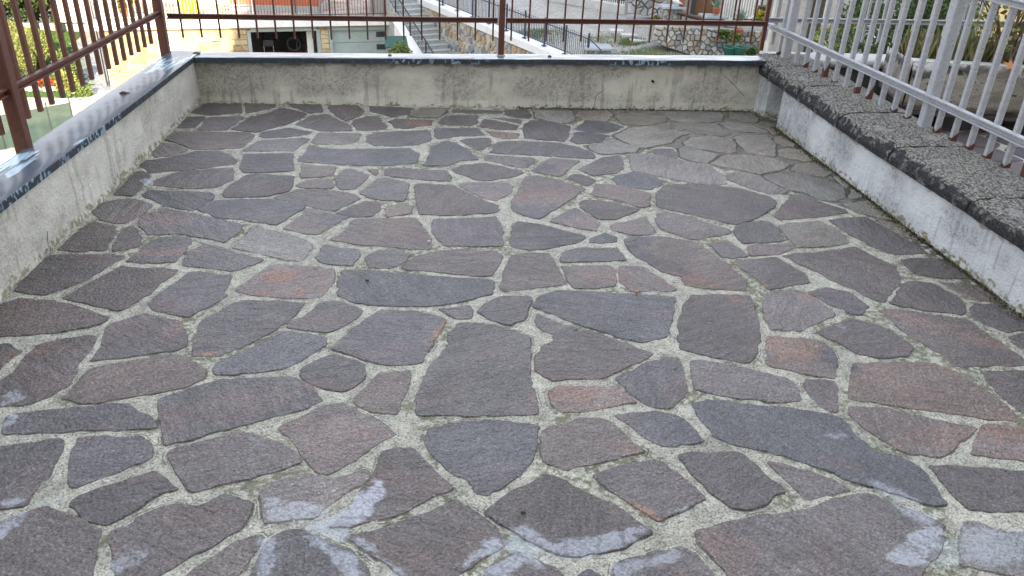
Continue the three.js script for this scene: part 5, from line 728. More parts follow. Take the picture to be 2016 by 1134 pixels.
// ---------------------------------------------------------------- outside stairs and the retaining wall beside them
const RW = frame3([-0.7, -6, -38.2], [5.7, 0, 10.6], [0, 1, 0]), inRW = (g) => g.applyMatrix4(RW);   // x along the wall towards us, y up, z out over the stairs
{
  const o = thing('stone_stairs', 'grey stone outside stairs climbing between the stringer and the rubble wall', 'stairs');
  const tread = mm([0.36, 0.38, 0.37], 0.85, 0.3, 1), sv = (s) => 1.96 - 0.54 * s;
  for (let i = 0; i < 22; i++) { const s = 4.2 - i * 0.315, v = sv(s); const st = part('step', inRW(box(0.32, 0.13, 1.5, s, v - 0.105, 0.76)), tread, o); part('tread', inRW(box(0.35, 0.04, 1.52, s + 0.012, v - 0.02, 0.765)), tread, st); }
  part('flight', inRW(hexa([[4.3, -1.6, 0.02], [4.3, -1.6, 1.5], [-2.6, -1.6, 1.5], [-2.6, -1.6, 0.02], [4.3, sv(4.3) - 0.2, 0.02], [4.3, sv(4.3) - 0.2, 1.5], [-2.6, sv(-2.6) - 0.2, 1.5], [-2.6, sv(-2.6) - 0.2, 0.02]])), M.grey, o);
  rebase(o, [0.2, -6, -37.5]);
  const w = thing('stringer_wall', 'sloping white rendered wall along the left side of the stairs', 'wall'); const z0 = 1.55, z1 = 1.95;
  part('wall', inRW(hexa([[5, -1.6, z0], [5, -1.6, z1], [1, -1.6, z1], [1, -1.6, z0], [5, sv(5) + 0.1, z0], [5, sv(5) + 0.1, z1], [1, sv(1) + 0.1, z1], [1, sv(1) + 0.1, z0]])), M.white, w);
  part('coping', inRW(hexa([[5, sv(5) + 0.1, z0 - 0.04], [5, sv(5) + 0.1, z1 + 0.06], [0.98, sv(0.98) + 0.1, z1 + 0.06], [0.98, sv(0.98) + 0.1, z0 - 0.04], [5, sv(5) + 0.17, z0 - 0.04], [5, sv(5) + 0.17, z1 + 0.06], [0.98, sv(0.98) + 0.17, z1 + 0.06], [0.98, sv(0.98) + 0.17, z0 - 0.04]])), M.white, w); rebase(w, [-1, -6, -37]);
  const h = thing('stair_railing', 'dark iron handrail with thin bars on the left side of the stone stairs', 'railing'), L = (s, y) => [s, sv(s) + y, 1.62];
  part('handrail', inRW(bar(L(4.8, 0.98), L(-2.4, 0.98), 0.05)), M.darkIron, h); part('rail', inRW(bar(L(4.8, 0.28), L(-2.4, 0.28), 0.03)), M.darkIron, h); for (let s = -2.3; s < 4.8; s += 0.125) part('bar', inRW(bar(L(s, 0.28), L(s, 0.98), 0.014)), M.darkIron, h); for (let s = -2.4; s < 5; s += 1.44) part('post', inRW(bar(L(s, 0.17), L(s, 1.02), 0.05)), M.darkIron, h); rebase(h, [-1, -5, -37]);
}
{
  const top = (s) => 2.32 - 0.045 * s, o = thing('retaining_wall', 'rubble stone retaining wall with a pale sloping coping right of the stairs', 'wall');
  part('wall', inRW(hexa([[12.6, -2, 0], [-2.6, -2, 0], [-2.6, -2, -0.4], [12.6, -2, -0.4], [12.6, top(12.6) - 0.3, 0], [-2.6, top(-2.6) - 0.3, 0], [-2.6, top(-2.6) - 0.3, -0.4], [12.6, top(12.6) - 0.3, -0.4]])), mm([0.4, 0.37, 0.28]), o);
  const ms = [mm([0.36, 0.33, 0.26], 0.95, 0.5, 1), mm([0.3, 0.31, 0.31], 0.95, 0.5, 1), mm([0.18, 0.21, 0.25], 0.95, 0.5, 1), mm([0.44, 0.41, 0.32], 0.95, 0.5, 1), mm([0.34, 0.26, 0.17], 0.95, 0.4, 1), mm([0.4, 0.38, 0.33], 0.95, 0.5, 1)];
  rubble(o, RW, [[0.1, 1.3], [3.2, 0], [11.5, 0], [11.5, top(11.5) - 0.32], [0.1, top(0) - 0.32]], 0.3, 1.1, 0.026, 0.06, ms);
  part('coping', inRW(hexa([[12.6, top(12.6) - 0.3, 0.1], [12.6, top(12.6) - 0.3, -0.5], [-2.6, top(-2.6) - 0.3, -0.5], [-2.6, top(-2.6) - 0.3, 0.1], [12.6, top(12.6) - 0.04, 0.1], [12.6, top(12.6), -0.5], [-2.6, top(-2.6), -0.5], [-2.6, top(-2.6) - 0.04, 0.1]])), mm([0.62, 0.63, 0.62], 0.8, 0.25, 0.6), o); rebase(o, [2, -7, -33]);
  const f = thing('iron_fence', 'dark blue pointed iron fence on the pale coping above the rubble wall', 'fence'), L = (s, y) => [s, top(s) + y, -0.2];
  part('rail', inRW(bar(L(12.2, 0.82), L(-2.4, 0.82), 0.035)), M.blueIron, f); part('rail', inRW(bar(L(12.2, 0.1), L(-2.4, 0.1), 0.03)), M.blueIron, f);
  for (let s = -2.3; s < 12.2; s += 0.112) part('pale', inRW(bar(L(s, 0.06), L(s, 0.93 + rr(-0.01, 0.01)), 0.015)), M.blueIron, f);
  for (let s = -1.1; s < 12.2; s += 1.32) { const p = part('post', inRW(bar(L(s, 0), L(s, 1.02), 0.055)), M.blueIron, f); part('foot_plate', inRW(box(0.2, 0.02, 0.14, s, top(s) + 0.01, -0.2)), M.blueIron, p); }
  part('rail', inRW(bar(L(12.2, 0.82), [13.2, top(13) + 0.45, -0.2], 0.035)), M.blueIron, f);
  rebase(f, [2, -4, -33]);
}

{
  const p = [-2.086, -5.374, -33.5], o = thing('garden_shelter', 'small shelter with a dark green sloping roof in front of the garage door', 'shelter', p), W = 0.78, H = 0.62;
  part('roof', hexa([[-0.08, H - 0.18, 0.42], [W + 0.1, H - 0.2, 0.42], [W - 0.02, H + 0.16, -0.3], [-0.14, H + 0.14, -0.3], [-0.08, H - 0.15, 0.42], [W + 0.1, H - 0.17, 0.42], [W - 0.02, H + 0.19, -0.3], [-0.14, H + 0.17, -0.3]]), std([0.004, 0.055, 0.038], 0.6), o);
  for (const [x, z] of [[0, 0.3], [W, 0.3], [0, -0.25], [W, -0.25]]) part('post', box(0.035, H + 1.2, 0.035, x, H / 2 - 0.65, z), M.steel, o); part('mesh_side', box(0.02, 0.5, 0.5, 0.0, 0.2, 0.02), std([0.18, 0.24, 0.22], 0.8), o); part('rail', box(W, 0.03, 0.03, W / 2, 0.12, 0.3), M.steel, o);
  const b = thing('bush', 'bright green bush under the dark green shelter roof', 'bush', [-1.561, -5.342, -33]); part('foliage', leaves(1300, ball(0, 0.15, 0, 0.42, 0.42, 0.35, 0.35, 0.9), 0.07, LIGHT), leafMat, b); part('stem', cyl(0.02, 0.03, 1, 0, -0.4, 0), M.wood, b);
}

// ---------------------------------------------------------------- gravel lane and the rockery on the right, in shade
const laneY = (x, z) => -4.3 + 0.1 * (-28 - z) + 0.12 * (x - 5) + (fbm(x * 0.7, z * 0.7, 3) - 0.5) * 0.12 - 1.3 * sst(7.6, 9.6, x) * sst(-29.2, -27.6, z), wx = (z) => z < -39 ? -0.9 : -0.7 + (z + 38.2) * 0.5377 + 0.35;
{
  struct('gravel_lane', grid(60, 60, (s, t) => { const z = mix(-20, -60, t), x = mix(wx(z), 40, s * s * 0.6 + s * 0.4); return [x, laneY(x, z) + (fbm(x * 5, z * 5, 2) - 0.5) * 0.05, z]; }, (s, t, p) => [p[0] * 0.7, p[2] * 0.7]), M.gravel);
  const spots = [[[4.133, -4.3, -31.495], 1.1, 0.7], [[3.568, -4.2, -31.937], 0.9, 0.4], [[6.477, -3.9, -30.159], 1.0, 0.6], [[6.666, -3.9, -28.291], 1.3, 0.4], [[7.815, -3.9, -28.415], 1.2, 0.35], [[8.238, -3.8, -27.265], 0.9, 0.3], [[7.273, -3.9, -29.759], 0.5, 0.3]];
  const gr = part('grass', blades(14000, () => { const [p, w, d] = pick(spots), a = rr(0, 6.283), r = Math.sqrt(rnd()) * (0.7 + 0.6 * rnd()), x = p[0] + Math.cos(a) * r * w, z = p[2] + Math.sin(a) * r * d * 1.6; return [x, laneY(x, z), z]; }, 0.07, [[0.08, 0.16, 0.025], [0.11, 0.18, 0.04], [0.06, 0.11, 0.02], [0.16, 0.14, 0.06]]), leafMat, scene); gr.name = 'grass_tufts'; gr.userData.kind = 'stuff';
  const kb = thing('flagstone_edging', 'line of pale flagstones along the far side of the gravel lane', 'edging', [7.552, -3.6, -30.716]); for (const [p, w] of [[[5.945, -3.5, -33.019], 0.6], [[6.308, -3.5, -32.459], 0.5], [[6.974, -3.6, -31.295], 0.6], [[7.347, -3.6, -30.688], 0.7], [[7.597, -3.6, -29.879], 0.8], [[8.001, -3.2, -32.439], 0.8], [[8.356, -3.2, -31.75], 0.8]]) { const b = kb.position, g = piece(refine([[-w / 2, -0.3], [w / 2, -0.25], [w * 0.45, 0.3], [-w / 2, 0.25]], 0.3, 0.02), 0.03, 0.02, -0.1, { tilt: 0.03 }).rotateX(-Math.PI / 2); part('flagstone', g.translate(p[0] - b.x, laneY(p[0], p[2]) - b.y + 0.02, p[2] - b.z), pick([M.concrete, M.grey, M.concrete, M.slate]), kb); }
  const ms = [mm([0.3, 0.31, 0.3], 0.95, 0.6, 1.5), mm([0.22, 0.23, 0.24], 0.95, 0.6, 1.5), mm([0.36, 0.35, 0.32], 0.95, 0.6, 1.5), mm([0.27, 0.24, 0.18], 0.95, 0.5, 1.5), mm([0.4, 0.41, 0.42], 0.95, 0.5, 1.5)];
  const rock = (name, label, c, z, size, aspect = 1.2, cat = 'wall') => { const o = thing(name, label, cat, [c[0][0], c[0][1], z]); const out = c.map((p) => [p[0] - c[0][0], p[1] - c[0][1]]); if (area2(out) < 0) out.reverse(); const s = new THREE.Shape(out.map((p) => new THREE.Vector2(...p))); part('core', new THREE.ExtrudeGeometry(s, { depth: 0.6, bevelEnabled: false }).translate(0, 0, -0.62), mm([0.2, 0.2, 0.18]), o); rubble(o, new THREE.Matrix4(), out, size, aspect, size * 0.035, size * 0.4, ms, 'rock'); return o; };
  rock('rockery_wall', 'long rough wall of grey rocks below the plant pots on the right', [[7.685, -3.545, -28.6], [8.224, -3.784, -28.6], [10.016, -4.292, -28.6], [12.367, -4.393, -28.6], [11.927, -3.163, -28.6], [7.753, -3.049, -28.6]], -28.6, 0.19);
  rock('rubble_wall', 'mossy stone wall behind the gravel lane at the top edge', [[7.506, -3.164, -32], [9.054, -3.319, -32], [8.988, -2.061, -32], [7.43, -2.104, -32]], -32, 0.24);
  const up = thing('concrete_kerb', 'grey concrete kerb under the dark fence at the far side of the lane', 'kerb'); { const A = [4.967, -3.258, -37], B = [7.823, -3.267, -33.5]; part('kerb', [bar(A, B, 0.35, 0.4)], M.concrete, up); const f2 = thing('iron_fence', 'black iron fence on the concrete kerb at the top edge', 'fence'); part('rail', bar([A[0], A[1] + 0.35, A[2]], [B[0], B[1] + 0.35, B[2]], 0.04), M.black, f2); for (let k = 0; k < 40; k++) part('pale', bar([mix(A[0], B[0], k / 40), mix(A[1], B[1], k / 40) + 0.2, mix(A[2], B[2], k / 40)], [mix(A[0], B[0], k / 40), mix(A[1], B[1], k / 40) + 1.3, mix(A[2], B[2], k / 40)], 0.03), M.black, f2); rebase(f2, B); rebase(up, B); }
  const pillar = (p, q, z, label) => { // p: lower left, q: upper right of the face
    const o = thing('stone_pillar', label, 'pillar', [p[0], p[1], z]), w = q[0] - p[0], h = q[1] - p[1]; part('core', box(w, h, w * 0.9, w / 2, h / 2, -w * 0.47), mm([0.2, 0.2, 0.18]), o); rubble(o, new THREE.Matrix4(), [[0, 0], [w, 0], [w, h], [0, h]], 0.2, 1.3, 0.012, 0.03, ms, 'rock'); const m = frame3([0, 0, -w * 0.95], [0, 0, 1], [0, 1, 0]); rubble(o, m, [[0, 0], [w * 0.95, 0], [w * 0.95, h], [0, h]], 0.22, 1.3, 0.012, 0.03, ms, 'rock');
    part('cap_slab', piece(refine([[-0.1, -0.1], [w + 0.12, -0.08], [w + 0.08, w * 0.95], [-0.08, w]], 0.25, 0.02), 0.07, 0.015, 0, { tilt: 0.02 }).rotateX(-Math.PI / 2).translate(0, h, 0.02), M.slate, o); return o;
  };
  pillar([5.189, -4.229, -27.6], [6.014, -3.759, -27.6], -27.6, 'squat pale stone pillar with a slab on top at the foot of the blue fence'); pillar([8.288, -3.169, -29.6], [9.001, -2.612, -29.6], -29.6, 'dark stone pillar with a slate top, left one of the two beside the brown door'); pillar([9.751, -3.392, -29.2], [10.491, -2.852, -29.2], -29.2, 'stone pillar with a slate top carrying a potted agave, right of the brown door');
  const pipe = (a, b, label) => { const o = thing('handrail', label, 'handrail', a); part('rail', tube([[0, 0, 0], [(b[0] - a[0]) / 2, (b[1] - a[1]) / 2, (b[2] - a[2]) / 2], [b[0] - a[0], b[1] - a[1], b[2] - a[2]]], 0.075, 6, 10), M.brownPipe, o); for (const k of [0.15, 0.85]) part('bracket', cyl(0.03, 0.03, 0.3, (b[0] - a[0]) * k, (b[1] - a[1]) * k - 0.16, (b[2] - a[2]) * k), M.brownPipe, o); };
  pipe([8.748, -2.713, -29.4], [9.672, -2.89, -29.2], 'thick brown log handrail between the two slate-topped pillars'); pipe([10.455, -3.142, -29], [11.161, -3.215, -29], 'short brown log handrail right of the agave pillar'); pipe([5.785, -3.845, -27.4], [6.302, -3.923, -27], 'brown log handrail beside the squat pale pillar');
  const agave = (o, y, r, n = 12) => { for (let k = 0; k < n; k++) part('leaf', new THREE.ConeGeometry(r * 0.13, r, 5).scale(1, 1, 0.4).translate(0, r * 0.48, 0).rotateX(rr(0.15, 1.0)).rotateY(k / n * 6.283 + rr(-0.2, 0.2)).translate(0, y, 0), mm([0.14, 0.2, 0.15], 0.7), o); };
  const pot = (p, r, h, label, pr) => { const o = thing('plant_pot', label, 'plant pot', p); part('pot', new THREE.LatheGeometry([[0, 0], [r * 0.75, 0], [r, h * 0.85], [r * 1.1, h * 0.86], [r * 1.1, h], [r * 0.9, h], [r * 0.85, h * 0.8], [0, h * 0.8]].map((q) => new THREE.Vector2(...q)), 18), M.terracotta, o); if (pr) agave(o, h * 0.8, pr); return o; };
  pot([8.988, -2.535, -29.8], 0.13, 0.2, 'small terracotta pot on the left slate-topped pillar beside the white dove', 0.35); pot([10.189, -2.73, -29.4], 0.14, 0.24, 'terracotta pot with an agave on the right slate-topped pillar', 0.5); pot([10.824, -3.384, -28.5], 0.16, 0.3, 'terracotta pot at the foot of the rockery steps', 0); { const o = thing('agave', 'pale green agave growing above the low terracotta pot', 'plant', [11.073, -2.981, -29.2]); agave(o, 0, 0.55, 16); }
  const dove = (p, label, t) => { const o = thing('dove_figure', label, 'ornament', p, t); part('body', new THREE.SphereGeometry(0.1, 12, 8).scale(1.6, 0.9, 0.9).rotateZ(0.5).translate(0, 0.1, 0), M.white, o); part('head', new THREE.SphereGeometry(0.055, 10, 8).translate(0.13, 0.24, 0), M.white, o); part('tail', new THREE.ConeGeometry(0.06, 0.2, 6).scale(1, 1, 0.4).rotateZ(1.9).translate(-0.2, 0.03, 0), M.white, o); };
  dove([8.718, -2.456, -29.7], 'white dove figure on the left slate-topped pillar', 3.1); dove([11.507, -2.78, -28.8], 'white dove figure on a rock beside the yellow flowers', 0);
  const dr = thing('house_door', 'brown wooden door with a dark frame at the top edge', 'door', [10.422, -3.167, -31.5]); part('leaf', box(0.75, 2.1, 0.06, 0, 1.0, 0), M.wood, dr); part('frame', [box(0.14, 2.2, 0.16, -0.46, 1.05, 0.02), box(0.1, 2.2, 0.16, 0.43, 1.05, 0.02)], M.dark, dr); part('handle', box(0.03, 0.14, 0.06, 0.3, 1, 0.06), M.steel, dr);
  const gh = thing('stone_house', 'grey house wall behind the brown door and the white gate', 'house', [11.431, -3.371, -32.2]); part('wall', box(6, 4, 0.3, 0.6, 1.6, 0), M.grey, gh); part('plinth', box(6, 0.4, 0.36, 0.6, 0, 0), M.concrete, gh);
  const gate = (p, w, h, label, m, fm) => { const o = thing('garden_gate', label, 'gate', p); part('frame', [box(0.05, h, 0.05, 0, h / 2, 0), box(0.05, h, 0.05, w, h / 2, 0), box(w, 0.05, 0.05, w / 2, h, 0), box(w, 0.05, 0.05, w / 2, 0.05, 0)], fm, o); for (let x = 0.09; x < w - 0.03; x += 0.1) part('bar', box(0.035, h - 0.1, 0.03, x, h / 2, 0), m, o); };
  gate([10.883, -3.124, -30.6], 0.5, 1.0, 'white slatted gate leaf left of the black framed gate', M.white, M.white); gate([11.197, -3.051, -30.2], 1.0, 0.85, 'white barred gate in a black frame below the yellow house', M.white, M.black);
  const tu = thing('stump_planter', 'dark brown tree stump planter with yellow flowers', 'planter', [11.265, -2.694, -27.5]); part('stump', new THREE.CylinderGeometry(0.26, 0.3, 0.55, 12).translate(0, 0.28, 0), mm([0.05, 0.03, 0.018], 0.95), tu); part('flowers', [leaves(220, ball(-0.1, 0.22, 0.28, 0.3, 0.18, 0.15), 0.08, [[0.5, 0.42, 0.04], [0.4, 0.36, 0.05]]), leaves(160, ball(-0.1, 0.15, 0.28, 0.3, 0.15, 0.15), 0.08, LIGHT)], leafMat, tu);
  const yh = thing('yellow_house', 'pale yellow house wall above a grey base at the top right', 'house', [10.754, -2.457, -26]); part('wall', box(5, 3, 0.3, 2.5, 2.06, 0), M.yellowWall, yh); part('base', box(5.05, 1.9, 0.36, 2.5, -0.39, 0), M.grey, yh);
  const tubs = (p, label) => { const o = thing('plastic_tub', label, 'tub', p); part('tub', new THREE.LatheGeometry([[0, 0], [0.22, 0], [0.3, 0.32], [0.33, 0.33], [0.3, 0.36], [0.26, 0.32], [0.2, 0.05], [0, 0.05]].map((q) => new THREE.Vector2(...q)), 20), M.green, o); part('handle', new THREE.TorusGeometry(0.07, 0.015, 6, 12).translate(0.32, 0.28, 0), M.green, o); };
  tubs([10.416, -3.935, -27.8], 'dark green plastic tub below the rockery, left one of two'); tubs([10.672, -3.847, -27.4], 'dark green plastic tub below the rockery, right one of two');
  const hs = thing('drain_pipe', 'white plastic pipe lying on the green plants below the rockery', 'pipe', [10.927, -3.62, -27]); part('pipe', tube([[0, 0, 0], [0.3, 0.12, 0], [0.6, 0.2, 0]], 0.05, 8, 8), M.white, hs); part('collar', cyl(0.065, 0.065, 0.08, 0, 0, 0).rotateZ(1.1).translate(0.3, 0.12, 0), M.white, hs);
  const bush = (p, r0, label, cols, n = 700, s = 0.07) => { const r = r0 * 0.62; const o = thing('bush', label, 'bush', p); part('foliage', leaves(n, ball(0, r * 0.6, 0, r * 1.3, r * 0.8, r, 0.35, 0.9), s, cols), leafMat, o); part('stem', cyl(0.02, 0.03, r, 0, r * 0.4, 0), M.wood, o); };
  bush([10.679, -3.66, -26.5], 0.28, 'low dark green bush under the white plastic pipe', GREEN, 400); bush([10.95, -3.451, -26], 0.32, 'fresh green bush beside the far end of the concrete slabs', LIGHT, 500); bush([10.216, -3.326, -28.3], 0.2, 'green clump on the ledge of the rockery', [...LIGHT, ...GREEN], 500, 0.07); bush([10.629, -3.404, -28.2], 0.22, 'bright green plant in front of the low terracotta pot', LIGHT, 350); bush([10.105, -2.394, -24], 0.26, 'yellow-green flowering plant behind the grey railing corner', YELLOW, 400); bush([8.187, -3.092, -30], 0.18, 'small yellow-green plant at the end of the flagstones', YELLOW, 200);
}

// ---------------------------------------------------------------- the neighbouring terrace behind the right railing
{
  const nf = new THREE.Group(); nf.name = 'neighbour_terrace'; nf.userData.kind = 'structure'; scene.add(nf);
  part('mortar', grid(40, 40, (s, t) => [mix(2.92, 9, s), -0.002 + (fbm(s * 60, t * 60, 2) - 0.5) * 0.008, mix(1.2, -6.1, t)], (s, t) => [s * 6, t * 7]), mm([0.42, 0.41, 0.35]), nf);
  const pc = [mm([0.1, 0.085, 0.085], 0.6, 0.4, 1.5), mm([0.13, 0.1, 0.1], 0.6, 0.4, 1.5), mm([0.09, 0.085, 0.1], 0.6, 0.4, 1.5)], seeds = []; for (let x = 3.1; x < 6.6; x += 0.36) for (let d = 3.2; d < 6.1; d += 0.34) seeds.push([x + rr(-0.12, 0.12), d + rr(-0.12, 0.12)]);
  for (const c of cells(seeds, [[2.95, 3], [6.8, 3], [6.8, 6.05], [2.95, 6.05]])) { const g = piece(refine(shrink(c, 0.025), 0.08, 0.006), rr(0.006, 0.011), 0.005, -0.004, { tilt: 0.006 }).rotateX(-Math.PI / 2); part('paving_stone', g, pick(pc), nf); }
  struct('neighbour_foundation', box(6.2, 7, 7.6, 6.02, -3.85, -2.3), M.render);
  const pw = thing('parapet_wall', 'dark low parapet with a pale rounded coping behind the grey railing', 'wall', [4.2, 0, -6.2]); part('wall', box(3.0, 0.34, 0.2, 0, 0.17, 0), std([0.09, 0.09, 0.085], 0.95), pw); part('coping', [box(3.1, 0.045, 0.3, 0, 0.365, 0.01), cyl(0.028, 0.028, 3.1, 0, 0.36, 0.16, 10).rotateZ(0)].map((g, i) => i ? cyl(0.03, 0.03, 3.1, 0, 0, 0, 10).rotateZ(Math.PI / 2).translate(0, 0.362, 0.15) : g), M.concrete, pw);
  const fr = thing('iron_railing', 'pale grey railing of the neighbouring terrace standing behind the corner', 'railing'), zf = -6.2; channel(fr, [2.55, 0.655, zf], [6.5, 0.7, zf], 0.036, 0.022, [0, 0, 1], greyMat); channel(fr, [2.55, 1.42, zf], [6.5, 1.46, zf], 0.036, 0.022, [0, 0, 1], greyMat, 'top_rail'); for (let x = 2.72; x < 6.5; x += 0.134) if (x > 3 || x < 2.75) part('bar', bar([x, 0.5, zf - 0.012], [x, 1.42, zf - 0.012], 0.018), greyMat, fr); part('post', bar([6.4, 0.3, zf], [6.4, 1.46, zf], 0.05), greyMat, fr); rebase(fr, [4.5, 0.3, zf]);
  // stone trough
  const tr = thing('stone_trough', 'long mottled stone trough with a white-crusted rim behind the grey railing', 'trough', [3.4, 0, -5.45], -0.2), tm = colourTex(1024, 256, (u, v) => { const x = u * 3, y = v * 0.42, f = 0.6 + 0.7 * fbm(x * 6, y * 6, 5); let c = [0.3 * f, 0.275 * f, 0.235 * f]; const d = sst(0.55, 0.66, fbm(x * 3 + 9, y * 5, 5)); c = c.map((q) => mix(q, 0.05, d * 0.8)); const w = sst(0.0, 0.05, y - 0.36 + (fbm(x * 10, y * 10, 3) - 0.5) * 0.1); c = c.map((q) => mix(q, 0.6, w * sst(0.35, 0.55, fbm(x * 18, y * 18, 3)))); if (vn(x * 40, y * 40) > 0.9) c = c.map((q) => q * 0.3); return c; }, false);
  const tmat = new THREE.MeshStandardMaterial({ map: tm, roughness: 0.95, bumpMap: rep(plasterBump, 3, 0.5), bumpScale: 0.02 });
  part('front', grid(90, 16, (s, t) => [s * 3, 0.1 + 0.41 * t, 0.03 * Math.sin(t * 3) + wob(s * 3, t, 0.03) - (t < 0.25 ? (0.25 - t) * 0.5 : 0)]), tmat, tr); part('end', grid(20, 16, (s, t) => [0.0 + wob(s, t, 0.02) + (t < 0.25 ? (0.25 - t) * 0.4 : 0), 0.1 + 0.41 * t, -0.6 + s * 0.6], (s, t) => [s * 0.2, t]), tmat, tr); part('rim', box(3, 0.03, 0.12, 1.5, 0.5, -0.06), mm([0.55, 0.55, 0.52], 0.95, 0.6, 3), tr); part('floor', box(2.96, 0.3, 0.56, 1.5, 0.3, -0.32), M.soil, tr); for (const x of [0.5, 2.4]) part('foot', box(0.3, 0.14, 0.4, x, 0.05, -0.35), M.dark, tr);
  const dg = thing('dry_grass', 'straw-coloured dry grass growing in the stone trough', 'grass', [3.4, 0.46, -5.5], -0.2); part('blades', blades(3200, () => [rr(0.05, 2.6), rr(-0.02, 0.02), -rr(0.1, 0.5)], 0.16, [...DRY, ...DRY, [0.1, 0.14, 0.04]]), leafMat, dg); part('long_blades', leaves(260, () => [[rr(0.05, 1.8), 0, -rr(0.1, 0.5)], [0, 4, 0]], 0.2, [[0.2, 0.2, 0.08], [0.12, 0.16, 0.05]], 1.2, 0.06), leafMat, dg);
  const sb_ = thing('shrub', 'thin-stemmed half bare shrub growing at the right end of the trough', 'shrub', [4.05, 0.45, -5.45]); for (let k = 0; k < 16; k++) { const a = rr(-1, 1), b = rr(-0.5, 0.5), h = rr(0.5, 1.0); part('stem', tube([[rr(-0.1, 0.1), 0, rr(-0.1, 0.1)], [a * 0.12 + rr(-0.05, 0.05), h * 0.5, b * 0.1], [a * 0.35, h, b * 0.4]], rr(0.004, 0.01), 12, 5), mm([0.16, 0.11, 0.07]), sb_); } part('leaves', leaves(900, () => { const h = rr(0.2, 1.0); return [[rr(-0.4, 0.4) * (0.3 + h), h, rr(-0.3, 0.3)], [0, -0.2, 0]]; }, 0.028, [[0.22, 0.2, 0.05], [0.16, 0.17, 0.05], [0.09, 0.13, 0.04]]), leafMat, sb_);
  for (const [p, l] of [[[4.02, 0.53, -5.28], 'fallen orange leaf on the trough, left of its pair'], [[4.13, 0.525, -5.22], 'fallen orange leaf on the trough, right of its pair']]) { const o = thing('fallen_leaf', l, 'leaf', p); const sh = new THREE.Shape(); for (let k = 0; k < 10; k++) { const a = k / 10 * 6.283, r = k % 2 ? 0.025 : 0.06; k ? sh.lineTo(Math.cos(a) * r, Math.sin(a) * r) : sh.moveTo(r, 0); } part('blade', new THREE.ExtrudeGeometry(sh, { depth: 0.002, bevelEnabled: false }).rotateX(-0.9), std([0.5, 0.2, 0.06], 0.7, { side: THREE.DoubleSide }), o); part('stalk', cyl(0.0015, 0.0015, 0.07, 0, -0.04, 0.01, 5), std([0.3, 0.12, 0.05]), o); }
  const iv = thing('ivy', 'dense dark green ivy climbing behind the neighbouring parapet', 'ivy', [4.9, 0, -8]); part('foliage', [leaves(7000, ball(0.1, 0.15, 0, 0.6, 0.55, 0.35, 0.3, 0.8), 0.026, GREEN), leaves(4000, ball(0.5, 0.7, -0.4, 0.45, 0.5, 0.3, 0.4, 0.8), 0.025, [...GREEN, ...LIGHT]), leaves(2000, ball(-0.45, 0.3, 0, 0.35, 0.5, 0.3, 0.3, 0.8), 0.026, GREEN)], leafMat, iv); part('stem', tube([[0, -1, 0], [0.1, 0.1, -0.1], [0.4, 0.8, -0.4]], 0.02, 10, 6), M.wood, iv);
  const gw = thing('grey_house', 'grey plastered house wall with a dark window behind the neighbouring railing', 'house', [8.55, -4, -16]); part('wall', box(3.75, 7.5, 0.4, 0, 3.5, 0), mm([0.4, 0.39, 0.36], 0.95, 0.7, 0.3), gw); const wn = part('window', box(0.55, 1.5, 0.1, 0.0, 4.05, 0.2), M.black, gw); for (let k = 0; k < 4; k++) part('grille_bar', tube([[-0.22 + k * 0.14, 3.3, 0.27], [-0.14 + k * 0.13, 4, 0.27], [-0.24 + k * 0.15, 4.8, 0.27]], 0.012, 8, 5), M.white, wn); part('wooden_post', box(0.16, 4, 0.14, -1.05, 3.2, 0.28), mm([0.06, 0.05, 0.03]), gw); part('white_strip', box(0.1, 4, 0.1, -0.86, 3.2, 0.25), M.white, gw); part('lintel', box(1.3, 0.1, 0.4, 1.2, 3.62, 0.25), M.concrete, gw); const mb = part('meter_box', box(0.2, 0.2, 0.06, 1.6, 3.46, 0.23), M.white, gw); part('meter_glass', box(0.09, 0.08, 0.02, 1.6, 3.47, 0.265), M.glass, mb);
  const wp = thing('plant_pot', 'terracotta window box on the grey house behind the railing', 'plant pot', [8.5, -0.92, -15.6]); part('pot', box(0.5, 0.22, 0.2, 0, 0.1, 0), M.terracotta, wp); part('plant', leaves(200, ball(0, 0.3, 0, 0.3, 0.15, 0.15), 0.07, LIGHT), leafMat, wp);
  const ch = thing('cream_house', 'flat cream coloured house wall at the top right behind the shrub', 'house', [11.9, -4, -15.6]); part('wall', box(2.7, 9, 0.4, 0, 4.5, 0), M.yellowWall, ch); part('corner_trim', box(0.12, 9, 0.44, -1.3, 4.5, 0.01), M.cream, ch);
  const rk = [mm([0.34, 0.34, 0.33], 0.95, 0.6, 1.5), mm([0.42, 0.42, 0.4], 0.95, 0.6, 1.5)]; [[1545, 100, -20, 0.3], [1572, 92, -19, 0.3], [1628, 90, -18, 0.32], [1690, 95, -14, 0.34], [1655, 92, -17, 0.3]].length;
  const bp = thing('bush', 'yellow-green bush beyond the parapet below the grey house', 'bush', [7.19, -0.841, -14]); part('foliage', leaves(700, ball(0, 0, 0, 0.4, 0.25, 0.3, 0.4, 0.9), 0.06, [...YELLOW, ...LIGHT]), leafMat, bp); part('stem', cyl(0.02, 0.02, 0.4, 0, -0.2, 0), M.wood, bp);
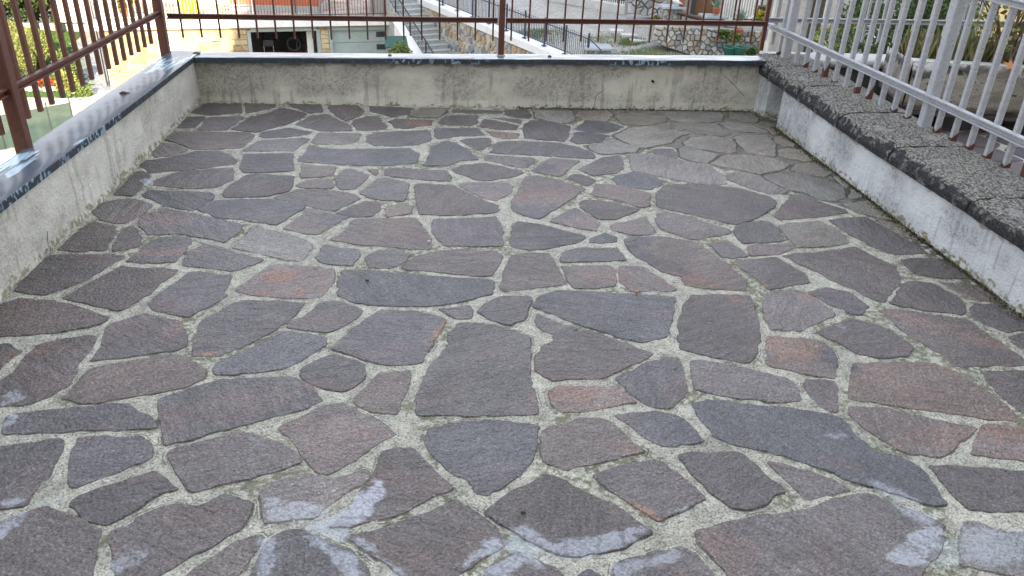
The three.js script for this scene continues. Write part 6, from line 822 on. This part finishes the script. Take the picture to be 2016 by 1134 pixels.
  const rocks = thing('rock_pile', 'pale boulders piled beyond the parapet left of the ivy', 'rocks', [7.68, -1.343, -15]); for (const [p, r] of [[[7.524, -1.211, -15], 0.22], [[7.713, -1.265, -15], 0.2], [[7.659, -1.11, -14.6], 0.22], [[7.624, -0.957, -14], 0.3], [[7.812, -0.81, -14.2], 0.24], [[7.755, -1.668, -17], 0.24], [[7.972, -1.598, -17], 0.26], [[8.021, -1.562, -16.5], 0.22], [[7.79, -1.701, -17.5], 0.22]]) { const g = new THREE.DodecahedronGeometry(r, 1), q = g.attributes.position; for (let i = 0; i < q.count; i++) { const k = 1 + 0.35 * (fbm(q.getX(i) * 5 + r * 99, q.getY(i) * 5 + q.getZ(i) * 5, 2) - 0.5); q.setXYZ(i, q.getX(i) * k * 1.2, q.getY(i) * k, q.getZ(i) * k); } g.computeVertexNormals(); part('boulder', g.translate(p[0] - rocks.position.x, p[1] - rocks.position.y, p[2] - rocks.position.z), pick(rk), rocks); }
}

// ---------------------------------------------------------------- small things on the terrace
{
  const ms = part('moss', leaves(2600, () => { const k = rnd(); if (k < 0.7) { const d = rr(2.6, 5.5), c = fbm(d * 3, 4, 3); return [[2.485 - rnd() * rnd() * 0.06 * (c > 0.5 ? 1 : 0.3), 0.003, -d], [0, 1, 0]]; } const x = rr(0.6, 2.45); return [[x, 0.003, -5.915 + rnd() * rnd() * 0.03], [0, 1, 0]]; }, 0.011, [[0.06, 0.06, 0.025], [0.045, 0.045, 0.025], [0.1, 0.09, 0.03]], 1), leafMat, scene); ms.userData.kind = 'stuff';
  const gb = thing('grass_tuft', 'dry yellow grass tuft at the foot of the left wall', 'grass', [-1.768, 0, -3.376]); part('blades', leaves(14, () => [[rr(-0.02, 0.02), 0, rr(-0.02, 0.02)], [0, 2, 0]], 0.035, [[0.3, 0.25, 0.1], [0.35, 0.3, 0.14]], 1.2, 0.12), leafMat, gb); part('stalk', tube([[0, 0, 0], [0.005, 0.05, 0], [0.015, 0.1, 0.004]], 0.0015, 6, 4), std([0.12, 0.09, 0.05]), gb);
  const peb = (p, l, r, c) => { const o = thing('pebble', l, 'pebble', p); part('stone', new THREE.DodecahedronGeometry(r, 1).scale(1.3, 0.7, 1), std(c, 0.8), o); };
  peb([-0.314, 0.012, -3.047], 'tiny dark pebble on the wide blue-grey slab', 0.007, [0.03, 0.03, 0.03]); peb([0.23, 0.012, -1.629], 'dark crumb of dirt on the slab at the bottom centre', 0.006, [0.03, 0.025, 0.02]); peb([0.853, 0.01, -2.933], 'small orange chip in the mortar joint', 0.008, [0.4, 0.17, 0.06]); peb([-0.05, 0.012, -3.453], 'tiny white pebble on the pale brown slab', 0.006, [0.5, 0.5, 0.5]);
}
renderer.render(scene, camera);
